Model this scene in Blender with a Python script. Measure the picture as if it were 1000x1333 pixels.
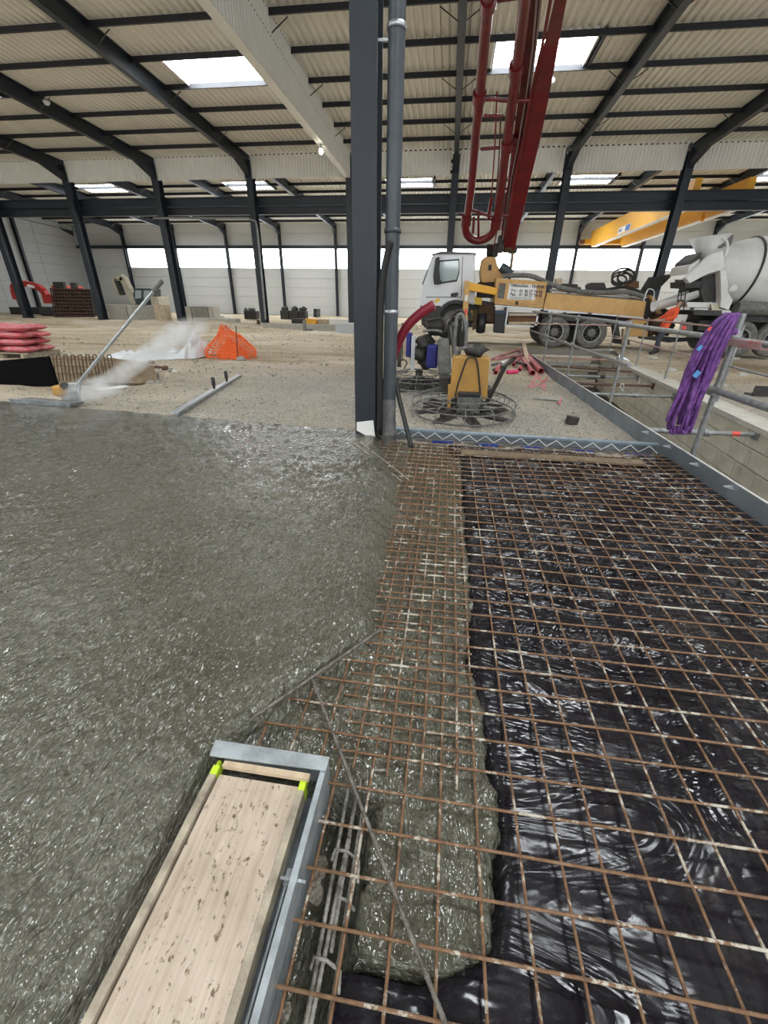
import bpy, bmesh, math, random
from mathutils import Vector, Matrix, noise
for o in list(bpy.data.objects): bpy.data.objects.remove(o)
SC = bpy.context.scene
COL = SC.collection
random.seed(7)
# ---------------------------------------------------------------- camera
F, PITCH, ROLL, YAW, H = 544.28, .463521, -.0166265, -.134805, 1.5
U = 6 / 7.0          # site survey was made with eye height 1.75; true eye height is 1.5
FWD = Vector((math.sin(YAW) * math.cos(PITCH), math.cos(YAW) * math.cos(PITCH), -math.sin(PITCH)))
RG0 = Vector((math.cos(YAW), -math.sin(YAW), 0))
DN0 = FWD.cross(RG0)
RGT = RG0 * math.cos(ROLL) + DN0 * math.sin(ROLL)
DWN = DN0 * math.cos(ROLL) - RG0 * math.sin(ROLL)
EYE = Vector((0, 0, H))
cam_d = bpy.data.cameras.new('camera')
cam_d.sensor_fit = 'AUTO'; cam_d.sensor_width = 36.0
cam_d.lens = F / 1333 * 36; cam_d.clip_start = .05; cam_d.clip_end = 400
cam = bpy.data.objects.new('camera', cam_d); COL.objects.link(cam)
mm = Matrix((RGT, -DWN, -FWD)).transposed().to_4x4(); mm.translation = EYE
cam.matrix_world = mm
SC.camera = cam
# ---------------------------------------------------------------- world, exposure
W = bpy.data.worlds.new('overcast'); SC.world = W; W.use_nodes = True
W.node_tree.nodes['Background'].inputs[0].default_value = (.86, .93, 1, 1)
W.node_tree.nodes['Background'].inputs[1].default_value = 1.2
SKY_EMIT = 24.0      # diffusing skylight panes
BAND_EMIT = 6.5      # translucent window bands, and the added fill band at the back
SC.view_settings.view_transform = 'Standard'
SC.view_settings.look = 'None'
SC.view_settings.gamma = 1.0
SC.view_settings.use_curve_mapping = False
SC.view_settings.exposure = 0.0
SC.cycles.volume_bounces = 6

# ---------------------------------------------------------------- pixel -> place helpers
def ray(px, py): return RGT * ((px - 500) / F) + DWN * ((py - 666.5) / F) + FWD
def atz(px, py, z=0.0):
    d = ray(px, py); return EYE + d * ((z - H) / d.z)
def aty(px, py, y):
    d = ray(px, py); return EYE + d * (y / d.y)
def atx(px, py, x):
    d = ray(px, py); return EYE + d * (x / d.x)
def V(*a): return Vector(a)
def lerp(a, b, t): return a + (b - a) * t
def nz(x, y, z=0.0, s=1.0): return noise.noise(Vector((x * s, y * s, z)))
def fbm(x, y, s, o=3, z=0.0):
    t = 0; a = 1
    for i in range(o):
        t += a * noise.noise(Vector((x * s, y * s, z + i * 7.3))); s *= 2.1; a *= .5
    return t

# ---------------------------------------------------------------- mesh builder
class MB:
    def __init__(s): s.v = []; s.f = []; s.sm = []
    def add(s, vs, fs, smooth=False):
        b = len(s.v); s.v += [tuple(p) for p in vs]
        for f in fs: s.f.append(tuple(b + i for i in f)); s.sm.append(smooth)
        return s
    def box(s, c, d, rot=None, taper=None):
        c = Vector(c); hx, hy, hz = d[0] / 2, d[1] / 2, d[2] / 2
        ps = []
        for z in (-hz, hz):
            k = taper if (taper and z > 0) else 1
            for x, y in ((-hx, -hy), (hx, -hy), (hx, hy), (-hx, hy)):
                p = Vector((x * k, y * k, z))
                if rot is not None: p = rot @ p
                ps.append(c + p)
        return s.add(ps, [(0, 3, 2, 1), (4, 5, 6, 7), (0, 1, 5, 4), (1, 2, 6, 5), (2, 3, 7, 6), (3, 0, 4, 7)])
    def bbox(s, x0, x1, y0, y1, z0, z1):
        return s.box(((x0 + x1) / 2, (y0 + y1) / 2, (z0 + z1) / 2), (abs(x1 - x0), abs(y1 - y0), abs(z1 - z0)))
    def rbox(s, c, d, r=.02, rot=None):      # box with chamfered edges
        c = Vector(c); hx, hy, hz = d[0] / 2, d[1] / 2, d[2] / 2
        r = min(r, hx * .9, hy * .9, hz * .9)
        bm = bmesh.new(); bmesh.ops.create_cube(bm, size=1)
        for v in bm.verts: v.co = Vector((v.co.x * 2 * hx, v.co.y * 2 * hy, v.co.z * 2 * hz))
        bmesh.ops.bevel(bm, geom=list(bm.edges), offset=r, segments=2, affect='EDGES', profile=.5)
        bm.verts.index_update()
        vs = [c + (rot @ v.co if rot is not None else v.co) for v in bm.verts]
        fs = [[v.index for v in f.verts] for f in bm.faces]; bm.free()
        return s.add(vs, fs, False)
    def bar(s, a, b, w, h, up=(0, 0, 1)):
        a = Vector(a); b = Vector(b); d = (b - a).normalized()
        up = Vector(up); sd = d.cross(up)
        if sd.length < 1e-4: sd = d.cross(Vector((1, 0, 0)))
        sd.normalize(); up = sd.cross(d).normalized()
        ps = [q + sd * (i * w / 2) + up * (j * h / 2) for q in (a, b) for i, j in ((-1, -1), (1, -1), (1, 1), (-1, 1))]
        return s.add(ps, [(0, 1, 2, 3), (7, 6, 5, 4), (0, 4, 5, 1), (1, 5, 6, 2), (2, 6, 7, 3), (3, 7, 4, 0)])
    def tube(s, pts, r, n=8, cap=True, closed=False, smooth=True):
        pts = [Vector(p) for p in pts]; m = len(pts)
        rs = r if isinstance(r, (list, tuple)) else [r] * m
        d0 = (pts[1] - pts[0]).normalized()
        nn = d0.orthogonal().normalized(); vs = []
        for i in range(m):
            if closed: t = (pts[(i + 1) % m] - pts[i - 1]).normalized()
            else: t = (pts[min(i + 1, m - 1)] - pts[max(i - 1, 0)]).normalized()
            nn = (nn - t * nn.dot(t))
            nn = nn.normalized() if nn.length > 1e-6 else t.orthogonal().normalized()
            bb = t.cross(nn)
            for k in range(n):
                a = 2 * math.pi * k / n
                vs.append(pts[i] + (nn * math.cos(a) + bb * math.sin(a)) * rs[i])
        fs = []
        for i in range(m if closed else m - 1):
            for k in range(n):
                j = (i + 1) % m
                fs.append((i * n + k, i * n + (k + 1) % n, j * n + (k + 1) % n, j * n + k))
        s.add(vs, fs, smooth)
        if cap and not closed:
            s.add(vs[:n], [tuple(range(n))[::-1]]); s.add(vs[-n:], [tuple(range(n))])
        return s
    def lathe(s, o, axis, prof, n=20, smooth=True):     # prof: list of (t along axis, radius)
        o = Vector(o); ax = Vector(axis).normalized(); nn = ax.orthogonal().normalized(); bb = ax.cross(nn)
        vs = [o + ax * t + (nn * math.cos(2 * math.pi * k / n) + bb * math.sin(2 * math.pi * k / n)) * max(r, 1e-4) for t, r in prof for k in range(n)]
        fs = [(i * n + k, i * n + (k + 1) % n, (i + 1) * n + (k + 1) % n, (i + 1) * n + k) for i in range(len(prof) - 1) for k in range(n)]
        s.add(vs, fs, smooth)
        return s
    def prism(s, poly, d):         # polygon of 3D points pushed along d
        poly = [Vector(p) for p in poly]; d = Vector(d); n = len(poly)
        vs = poly + [p + d for p in poly]
        return s.add(vs, [tuple(range(n))[::-1], tuple(range(n, 2 * n))] + [(i, (i + 1) % n, n + (i + 1) % n, n + i) for i in range(n)])
    def grid(s, rows, smooth=True):
        n = len(rows[0]); vs = [p for r in rows for p in r]
        return s.add(vs, [(i * n + j, i * n + j + 1, (i + 1) * n + j + 1, (i + 1) * n + j) for i in range(len(rows) - 1) for j in range(n - 1)], smooth)
    def blob(s, c, rx, ry, rz, n=10, m=7, bump=.0, seed=0):
        vs = []
        for i in range(m + 1):
            th = math.pi * i / m
            for k in range(n):
                a = 2 * math.pi * k / n
                p = Vector((math.sin(th) * math.cos(a), math.sin(th) * math.sin(a), math.cos(th)))
                q = 1 + bump * noise.noise(p * 1.7 + Vector((seed * 3.1, seed, 0)))
                vs.append(Vector(c) + Vector((p.x * rx, p.y * ry, p.z * rz)) * q)
        fs = [(i * n + k, (i + 1) * n + k, (i + 1) * n + (k + 1) % n, i * n + (k + 1) % n) for i in range(m) for k in range(n)]
        return s.add(vs, fs, True)
    def build(s, name, m, parent=None, bevel=0):
        me = bpy.data.meshes.new(name); me.from_pydata(s.v, [], s.f); me.update()
        me.polygons.foreach_set('use_smooth', s.sm)
        bm = bmesh.new(); bm.from_mesh(me); bmesh.ops.recalc_face_normals(bm, faces=bm.faces); bm.to_mesh(me); bm.free()
        if m is not None: me.materials.append(m if not isinstance(m, str) else M[m])
        o = bpy.data.objects.new(name, me); COL.objects.link(o)
        if parent is not None: o.parent = parent
        if bevel:
            bv = o.modifiers.new('bevel', 'BEVEL'); bv.width = bevel; bv.segments = 2; bv.limit_method = 'ANGLE'
        return o
    def part(s, name, m, root, bevel=0):     # build with coordinates given in the world, child of an Empty that stands at root.location
        inv = root.matrix_basis.inverted()
        if root.parent is not None: inv = inv @ root.parent.matrix_basis.inverted()
        s.v = [tuple(inv @ Vector(p)) for p in s.v]
        return s.build(name, m, root, bevel)
def inst(o, name, parent, loc, rot=None, scale=None):
    c = bpy.data.objects.new(name, o if isinstance(o, bpy.types.Mesh) else o.data); COL.objects.link(c)
    c.parent = parent; c.location = loc
    if rot is not None: c.rotation_euler = rot
    if scale is not None: c.scale = scale
    return c
def tag(o, label, cat, group=None):
    o['label'] = label; o['category'] = cat
    if group: o['group'] = group
    return o
def thing(name, label, cat, loc=(0, 0, 0), rz=0, group=None):
    o = bpy.data.objects.new(name, None); COL.objects.link(o)
    o.location = loc; o.rotation_euler = (0, 0, rz); o.empty_display_size = .2
    o.matrix_basis = Matrix.Translation(loc) @ Matrix.Rotation(rz, 4, 'Z')
    return tag(o, label, cat, group)
def struct(o): o['kind'] = 'structure'; return o
def text_part(body, name, m, parent, origin, xdir, ydir, size, bold=0.0):
    cu = bpy.data.curves.new(name, 'FONT'); cu.body = body; cu.size = size; cu.align_x = 'LEFT'; cu.offset = bold
    ob = bpy.data.objects.new(name + '_tmp', cu); COL.objects.link(ob)
    dg = bpy.context.evaluated_depsgraph_get(); dg.update()
    me = bpy.data.meshes.new_from_object(ob.evaluated_get(dg)); bpy.data.objects.remove(ob)
    x = Vector(xdir).normalized(); y = Vector(ydir).normalized(); z = x.cross(y)
    mt = Matrix((x, y, z)).transposed().to_4x4(); mt.translation = Vector(origin)
    inv = Matrix.Identity(4); p = parent; chain = []
    while p is not None: chain.append(p.matrix_basis.copy()); p = p.parent
    for b in chain[::-1]: inv = b.inverted() @ inv if False else inv
    tot = Matrix.Identity(4)
    for b in chain[::-1]: tot = tot @ b
    me.transform(tot.inverted() @ mt); me.materials.clear(); me.materials.append(M[m])
    o = bpy.data.objects.new(name, me); COL.objects.link(o); o.parent = parent
    return o

# ---------------------------------------------------------------- materials
M = {}
def mat(name, col, rough=.6, metal=0.0, var=0.0, vs=6.0, col2=None, bump=0.0, bs=40.0, emit=0.0, spec=None, coat=0.0, alpha=1.0, trans=0.0, stretch=None, lo=.35, hi=.65):
    m = bpy.data.materials.new(name); m.use_nodes = True; nt = m.node_tree; N = nt.nodes; L = nt.links
    b = N['Principled BSDF']
    c = (*col, 1)
    b.inputs['Base Color'].default_value = c; b.inputs['Roughness'].default_value = rough; b.inputs['Metallic'].default_value = metal
    if spec is not None: b.inputs['Specular IOR Level'].default_value = spec
    if coat: b.inputs['Coat Weight'].default_value = coat; b.inputs['Coat Roughness'].default_value = .1
    if trans: b.inputs['Transmission Weight'].default_value = trans
    if alpha < 1: b.inputs['Alpha'].default_value = alpha
    if emit: b.inputs['Emission Color'].default_value = c; b.inputs['Emission Strength'].default_value = emit
    if var or bump:
        tc = N.new('ShaderNodeTexCoord'); src = tc.outputs['Object']
        if stretch:
            mp = N.new('ShaderNodeMapping'); mp.inputs['Scale'].default_value = stretch; L.new(src, mp.inputs[0]); src = mp.outputs[0]
    if var:
        t = N.new('ShaderNodeTexNoise'); t.inputs['Scale'].default_value = vs; t.inputs['Detail'].default_value = 6; t.inputs['Roughness'].default_value = .65
        L.new(src, t.inputs['Vector'])
        r = N.new('ShaderNodeValToRGB'); r.color_ramp.elements[0].position = lo; r.color_ramp.elements[1].position = hi
        c2 = col2 if col2 else tuple(x * (1 - var) for x in col)
        r.color_ramp.elements[0].color = (*c2, 1); r.color_ramp.elements[1].color = c
        L.new(t.outputs['Fac'], r.inputs[0]); L.new(r.outputs[0], b.inputs['Base Color'])
    if bump:
        t2 = N.new('ShaderNodeTexNoise'); t2.inputs['Scale'].default_value = bs; t2.inputs['Detail'].default_value = 5
        L.new(src, t2.inputs['Vector'])
        bp = N.new('ShaderNodeBump'); bp.inputs['Strength'].default_value = bump; bp.inputs['Distance'].default_value = .02
        L.new(t2.outputs['Fac'], bp.inputs['Height']); L.new(bp.outputs[0], b.inputs['Normal'])
    M[name] = m; return m
mat('steel_dark', (.020, .028, .040), .45, 0, .25, 3)
mat('steel_black', (.010, .011, .013), .5)
mat('purlin', (.014, .016, .021), .5)
mat('roof_sheet', (.80, .78, .72), .5, 0, .08, .6)
mat('white_sheet', (.84, .83, .79), .45, 0, .06, .8)
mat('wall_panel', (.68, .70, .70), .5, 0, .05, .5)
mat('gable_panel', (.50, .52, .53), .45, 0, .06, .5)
mat('sky_pane', (.93, .97, 1), .4, emit=SKY_EMIT)
mat('band_pane', (.95, .98, 1), .4, emit=BAND_EMIT)
mat('alu', (.62, .65, .68), .35, .8, .2, 8)
mat('galva', (.52, .57, .60), .42, .5, .35, 14, bump=.05, bs=60)
mat('galva_dirty', (.34, .38, .41), .5, .4, .45, 7, col2=(.17, .18, .18), bump=.1, bs=50)
mat('blue_alu', (.36, .45, .53), .4, .5, .3, 9)
mat('wood', (.66, .52, .36), .75, 0, .35, 9, col2=(.45, .34, .23), bump=.15, bs=40, stretch=(1, .06, 1))
mat('wood_grey', (.50, .44, .33), .8, 0, .4, 12, col2=(.25, .21, .16), bump=.2, bs=50)
mat('wood_stud', (.62, .50, .36), .75, 0, .4, 6)
mat('lime', (.55, .75, .03), .6)
mat('rust', (.23, .105, .045), .8, 0, .6, 25, col2=(.085, .045, .028), bump=.3, bs=90)
mat('rebar_grey', (.26, .24, .21), .55, .2, .6, 30, col2=(.09, .075, .06), bump=.4, bs=120)
mat('rebar_dark', (.10, .085, .07), .55, .2, .5, 30, bump=.4, bs=120)
mat('pump_yellow', (.68, .40, .14), .5, 0, .25, 3, col2=(.55, .33, .12))
mat('crane_yellow', (.85, .43, .03), .4, 0, .1, 1)
mat('boom_red', (.19, .008, .014), .32, 0, .35, 4, col2=(.10, .005, .009), coat=.3)
mat('cab_white', (.74, .76, .80), .3, 0, .06, 2, coat=.3)
mat('mixer_white', (.76, .76, .75), .45, 0, .3, 1.5, col2=(.62, .61, .59))
mat('mixer_dark', (.055, .055, .055), .6, 0, .5, 6)
mat('tyre', (.10, .098, .092), .8, 0, .4, 10, col2=(.20, .19, .17))
mat('hub', (.22, .21, .20), .6, .3, .5, 12)
mat('rim', (.45, .44, .42), .5, .4, .4, 9)
mat('black_plastic', (.016, .016, .018), .42)
mat('black_rubber', (.012, .012, .012), .45)
mat('dirty_black', (.055, .05, .045), .65, 0, .6, 14, bump=.3, bs=60)
mat('dirty_grey', (.20, .20, .19), .65, 0, .5, 10, bump=.2, bs=60)
mat('glass', (.10, .15, .17), .08, spec=.8)
mat('glass_light', (.45, .55, .58), .08, spec=.8)
mat('blue_tank', (.02, .02, .20), .4, 0, .3, 8)
mat('blue_plate', (.02, .055, .28), .45, 0, .3, 8)
mat('hose_red', (.27, .015, .035), .45, 0, .3, 6)
mat('pvc_red', (.62, .12, .14), .45, 0, .35, 5, col2=(.40, .07, .08))
mat('pvc_pink', (.80, .06, .20), .45)
mat('pink_shred', (.85, .25, .28), .6)
mat('purple', (.26, .09, .38), .6, 0, .5, 16, col2=(.07, .018, .13), bump=.3, bs=120)
mat('sky_blue', (.10, .30, .62), .6)
mat('red_tag', (.75, .10, .08), .6)
mat('orange_net', (.95, .17, .03), .55)
mat('film_white', (.80, .83, .86), .3, 0, .12, 3, bump=.3, bs=14)
mat('sack_red', (.66, .07, .09), .45, 0, .4, 9, col2=(.50, .25, .26), bump=.2, bs=20)
mat('excavator_red', (.55, .04, .03), .45, 0, .2, 5)
mat('cream', (.62, .57, .44), .55, 0, .2, 5)
mat('concrete_block', (.52, .49, .42), .85, 0, .2, 4, bump=.3, bs=30)
mat('block_grey', (.40, .38, .33), .88, 0, .25, 5, bump=.3, bs=30)
mat('pit_block', (.74, .69, .58), .88, 0, .28, 2.2, col2=(.58, .53, .43), bump=.35, bs=30)
mat('mortar', (.22, .20, .17), .95)
mat('coping', (.60, .57, .50), .85, 0, .25, 5, bump=.3, bs=30)
mat('scaffold', (.36, .38, .39), .45, .45, .4, 16, col2=(.22, .22, .21))
mat('scaffold_red', (.50, .20, .17), .55, .1, .5, 10, col2=(.45, .40, .37))
mat('prop_brown', (.16, .085, .06), .6, .1, .5, 9)
mat('earth_board', (.22, .165, .105), .9, 0, .4, 10, bump=.3, bs=40)
mat('matt_black', (.004, .004, .005), .95, spec=.1)
mat('dark_soil', (.25, .185, .115), .95, 0, .4, 6, bump=.6, bs=22)
mat('hi_vis', (.80, .10, .03), .7)
mat('trousers', (.05, .055, .08), .85)
mat('skin', (.45, .26, .18), .6)
mat('hair_dark', (.02, .015, .012), .7)
mat('paper_white', (.90, .89, .86), .6)
mat('ink', (.03, .035, .07), .6)
mat('ink_red', (.45, .04, .03), .6)
mat('logo_blue', (.06, .15, .50), .5)
mat('bulb', (1, .93, .78), .4, emit=25)
mat('stone', (.40, .38, .34), .9, 0, .4, 6, bump=.4, bs=30)
mat('white_paint', (.82, .82, .80), .55, 0, .25, 8)
mat('yellow', (.80, .55, .05), .5)
mat('orange_lamp', (.9, .35, .02), .4)
mat('teal_dark', (.05, .07, .075), .4)

# pale softwood with dirt flecks
def plank_mat():
    m = bpy.data.materials.new('plank_wood'); m.use_nodes = True; N = m.node_tree.nodes; L = m.node_tree.links; B = N['Principled BSDF']
    tc = N.new('ShaderNodeTexCoord')
    mp = N.new('ShaderNodeMapping'); mp.inputs['Scale'].default_value = (34, 1.6, 1); L.new(tc.outputs['Object'], mp.inputs[0])
    g = N.new('ShaderNodeTexNoise'); g.inputs['Scale'].default_value = 2.2; g.inputs['Detail'].default_value = 5; L.new(mp.outputs[0], g.inputs[0])
    r = N.new('ShaderNodeValToRGB'); r.color_ramp.elements[0].position = .3; r.color_ramp.elements[1].position = .7
    r.color_ramp.elements[0].color = (.47, .38, .29, 1); r.color_ramp.elements[1].color = (.63, .53, .43, 1); L.new(g.outputs[0], r.inputs[0])
    mp2 = N.new('ShaderNodeMapping'); mp2.inputs['Scale'].default_value = (1, .6, 1); L.new(tc.outputs['Object'], mp2.inputs[0])
    d = N.new('ShaderNodeTexNoise'); d.inputs['Scale'].default_value = 62; d.inputs['Detail'].default_value = 5; d.inputs['Roughness'].default_value = .7; L.new(mp2.outputs[0], d.inputs[0])
    r2 = N.new('ShaderNodeValToRGB'); r2.color_ramp.elements[0].position = .34; r2.color_ramp.elements[1].position = .42
    r2.color_ramp.elements[0].color = (.28, .23, .17, 1); r2.color_ramp.elements[1].color = (1, 1, 1, 1); L.new(d.outputs[0], r2.inputs[0])
    d3 = N.new('ShaderNodeTexNoise'); d3.inputs['Scale'].default_value = 5; d3.inputs['Detail'].default_value = 5; L.new(tc.outputs['Object'], d3.inputs[0])
    r3 = N.new('ShaderNodeValToRGB'); r3.color_ramp.elements[0].position = .3; r3.color_ramp.elements[1].position = .6
    r3.color_ramp.elements[0].color = (.72, .70, .66, 1); r3.color_ramp.elements[1].color = (1, 1, 1, 1); L.new(d3.outputs[0], r3.inputs[0])
    x = N.new('ShaderNodeMix'); x.data_type = 'RGBA'; x.blend_type = 'MULTIPLY'; x.inputs[0].default_value = 1
    L.new(r.outputs[0], x.inputs[6]); L.new(r2.outputs[0], x.inputs[7])
    x2 = N.new('ShaderNodeMix'); x2.data_type = 'RGBA'; x2.blend_type = 'MULTIPLY'; x2.inputs[0].default_value = 1
    L.new(x.outputs[2], x2.inputs[6]); L.new(r3.outputs[0], x2.inputs[7])
    L.new(x2.outputs[2], B.inputs['Base Color']); B.inputs['Roughness'].default_value = .8
    bp = N.new('ShaderNodeBump'); bp.inputs['Strength'].default_value = .25; bp.inputs['Distance'].default_value = .004; L.new(g.outputs[0], bp.inputs['Height']); L.new(bp.outputs[0], B.inputs['Normal'])
    M['plank_wood'] = m
plank_mat()
mat('pipe_grey', (.075, .09, .105), .4, 0, .4, 3)
mat('rebar_pale', (.46, .41, .33), .7, 0, .5, 30)
mat('rebar_splash', (.42, .40, .35), .6, .1, .7, 22, col2=(.10, .085, .07), bump=.4, bs=120)
mat('edge_steel', (.26, .30, .33), .5, .35, .4, 1.6, col2=(.16, .185, .21), bump=.06, bs=20)
# ================================================================ special ground materials
def nodes_mat(name):
    m = bpy.data.materials.new(name); m.use_nodes = True; M[name] = m
    return m, m.node_tree.nodes, m.node_tree.links, m.node_tree.nodes['Principled BSDF']
def nz_node(N, L, src, sc, det=5, rough=.6, dist=0.0):
    t = N.new('ShaderNodeTexNoise'); t.inputs['Scale'].default_value = sc; t.inputs['Detail'].default_value = det
    t.inputs['Roughness'].default_value = rough; t.inputs['Distortion'].default_value = dist
    L.new(src, t.inputs['Vector']); return t.outputs['Fac']
def ramp(N, L, src, stops):
    r = N.new('ShaderNodeValToRGB'); e = r.color_ramp.elements
    while len(e) < len(stops): e.new(.5)
    for i, (p, c) in enumerate(stops):
        e[i].position = p; e[i].color = (*c, 1) if len(c) == 3 else c
    L.new(src, r.inputs[0]); return r.outputs[0]
def mixc(N, L, f, a, b, mode='MIX'):
    x = N.new('ShaderNodeMix'); x.data_type = 'RGBA'; x.blend_type = mode
    if isinstance(f, (int, float)): x.inputs[0].default_value = f
    else: L.new(f, x.inputs[0])
    for s, i in ((a, 6), (b, 7)):
        if isinstance(s, tuple): x.inputs[i].default_value = (*s, 1)
        else: L.new(s, x.inputs[i])
    return x.outputs[2]
def mth(N, L, op, a, b=None, clamp=False):
    x = N.new('ShaderNodeMath'); x.operation = op; x.use_clamp = clamp
    for i, s in enumerate((a, b)):
        if s is None: continue
        if isinstance(s, (int, float)): x.inputs[i].default_value = s
        else: L.new(s, x.inputs[i])
    return x.outputs[0]
def bumpn(N, L, h, st, dist, prev=None):
    b = N.new('ShaderNodeBump'); b.inputs['Strength'].default_value = st; b.inputs['Distance'].default_value = dist
    L.new(h, b.inputs['Height'])
    if prev is not None: L.new(prev, b.inputs['Normal'])
    return b.outputs[0]
# sandy soil: pale trodden sand with browner drags, grey gravel round the machines
m, N, L, B = nodes_mat('soil')
tc = N.new('ShaderNodeTexCoord'); P = tc.outputs['Object']
mp = N.new('ShaderNodeMapping'); mp.inputs['Scale'].default_value = (.35, 1, 1); L.new(P, mp.inputs[0])
big = nz_node(N, L, mp.outputs[0], .55, 6, .65, .6)
sand = ramp(N, L, big, [(.30, (.38, .29, .19)), (.45, (.60, .51, .37)), (.58, (.73, .65, .52)), (.72, (.82, .77, .66))])
fine = nz_node(N, L, P, 22, 6, .75)
sand = mixc(N, L, .75, sand, ramp(N, L, fine, [(.34, (.28, .25, .21)), (.5, (.8, .78, .74)), (.66, (1.1, 1.1, 1.1))]), 'MULTIPLY')
grav = ramp(N, L, nz_node(N, L, P, 45, 4, .7), [(.36, (.10, .09, .075)), (.5, (.36, .335, .285)), (.64, (.62, .59, .53))])
xyz = N.new('ShaderNodeSeparateXYZ'); L.new(P, xyz.inputs[0])
near = mth(N, L, 'MULTIPLY', mth(N, L, 'SUBTRACT', 12.0, xyz.outputs[1]), .40, True)
wob = mth(N, L, 'MULTIPLY', nz_node(N, L, P, .8, 4), 1.7)
left = mth(N, L, 'ADD', mth(N, L, 'MULTIPLY', xyz.outputs[0], .16), 1.45, True)
gf = mth(N, L, 'MULTIPLY', mth(N, L, 'MULTIPLY', near, wob, True), left, True)
base = mixc(N, L, gf, sand, grav)
L.new(base, B.inputs['Base Color']); B.inputs['Roughness'].default_value = .95; B.inputs['Specular IOR Level'].default_value = .15
n1 = bumpn(N, L, nz_node(N, L, P, 7, 6, .7), .7, .10)
L.new(bumpn(N, L, fine, .6, .03, n1), B.inputs['Normal'])
# wet fresh concrete
m, N, L, B = nodes_mat('wet_concrete')
tc = N.new('ShaderNodeTexCoord'); P = tc.outputs['Object']
a = nz_node(N, L, P, 1.1, 5, .65); b = nz_node(N, L, P, 75, 4, .75); g = nz_node(N, L, P, 22, 5, .7)
c = ramp(N, L, a, [(.3, (.088, .085, .060)), (.5, (.120, .116, .086)), (.72, (.165, .160, .128))])
c = mixc(N, L, .7, c, ramp(N, L, b, [(.34, (.42, .42, .40)), (.55, (1, 1, 1)), (.75, (1.5, 1.5, 1.45))]), 'MULTIPLY')
c = mixc(N, L, .6, c, ramp(N, L, g, [(.34, (.5, .5, .48)), (.6, (1.1, 1.1, 1.1))]), 'MULTIPLY')
L.new(c, B.inputs['Base Color'])
L.new(ramp(N, L, nz_node(N, L, P, 1.5, 4, .6), [(.36, (.05,) * 3), (.62, (.15,) * 3)]), B.inputs['Roughness'])
B.inputs['Specular IOR Level'].default_value = .62
mp = N.new('ShaderNodeMapping'); mp.inputs['Rotation'].default_value = (0, 0, .45); mp.inputs['Scale'].default_value = (1, .5, 1); L.new(P, mp.inputs[0])
msk = N.new('ShaderNodeMapRange'); msk.inputs['From Min'].default_value = .42; msk.inputs['From Max'].default_value = .60; msk.inputs['To Min'].default_value = .25
L.new(nz_node(N, L, P, 1.1, 3, .6), msk.inputs[0])
n1 = bumpn(N, L, mth(N, L, 'MULTIPLY', nz_node(N, L, mp.outputs[0], 19, 3, .6, .5), msk.outputs[0]), 1.0, .034)
L.new(bumpn(N, L, nz_node(N, L, mp.outputs[0], 46, 1.5, .5, .4), 1.0, .013, n1), B.inputs['Normal'])
# black polythene
m, N, L, B = nodes_mat('polythene')
tc = N.new('ShaderNodeTexCoord'); P = tc.outputs['Object']
dirt = nz_node(N, L, P, 2.2, 6, .75)
L.new(ramp(N, L, dirt, [(.35, (.008, .007, .010)), (.58, (.016, .014, .018)), (.72, (.060, .050, .042))]), B.inputs['Base Color'])
L.new(ramp(N, L, nz_node(N, L, P, 4, 5, .7), [(.38, (.10,) * 3), (.66, (.34,) * 3)]), B.inputs['Roughness'])
B.inputs['Specular IOR Level'].default_value = .45
mp = N.new('ShaderNodeMapping'); mp.inputs['Scale'].default_value = (.55, 1.3, 1); mp.inputs['Rotation'].default_value = (0, 0, -.35); L.new(P, mp.inputs[0])
wr = nz_node(N, L, mp.outputs[0], 2.6, 3, .55, 2.2)
rid = mth(N, L, 'ABSOLUTE', mth(N, L, 'SUBTRACT', wr, .5))
sy = N.new('ShaderNodeSeparateXYZ'); L.new(P, sy.inputs[0])
amt = mth(N, L, 'ADD', mth(N, L, 'MULTIPLY', mth(N, L, 'MULTIPLY', mth(N, L, 'SUBTRACT', sy.outputs[1], .6), .45, True), .8, True), .2)
n1 = bumpn(N, L, mth(N, L, 'MULTIPLY', rid, amt), .38, .30)
wr2 = nz_node(N, L, mp.outputs[0], 8, 2, .5, 1.5)
rid2 = mth(N, L, 'ABSOLUTE', mth(N, L, 'SUBTRACT', wr2, .5))
L.new(bumpn(N, L, mth(N, L, 'MULTIPLY', rid2, amt), .25, .05, n1), B.inputs['Normal'])
# rusty mesh wire with dried concrete splashes
m, N, L, B = nodes_mat('mesh_wire')
tc = N.new('ShaderNodeTexCoord'); P = tc.outputs['Object']
geo = N.new('ShaderNodeNewGeometry'); PW = geo.outputs['Position']
c = ramp(N, L, nz_node(N, L, PW, 30, 4, .7), [(.3, (.10, .052, .028)), (.5, (.19, .098, .046)), (.7, (.24, .14, .075))])
sp = ramp(N, L, nz_node(N, L, PW, 9, 5, .75), [(.545, (0, 0, 0)), (.60, (1, 1, 1))])
c = mixc(N, L, sp, c, (.50, .46, .38))
L.new(c, B.inputs['Base Color']); B.inputs['Roughness'].default_value = .6
L.new(bumpn(N, L, nz_node(N, L, PW, 160, 3), .5, .004), B.inputs['Normal'])

# ================================================================ main dimensions
BAY = 6.643
def XK(k): return -.343 + BAY * k
YM, YF, XL, XR, YB = 32.57, 55.7, XK(-7), XK(6), -18.0
RIDGE = 8.0
def z1(y):      # purlin underside, near hall
    return 9.60 + .04 * (YM - y) if y > RIDGE else 9.60 + .04 * (YM - RIDGE) - .04 * (RIDGE - y)
def z2(y): return 10.12 - .037 * (y - YM)      # purlin underside, far hall

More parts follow.
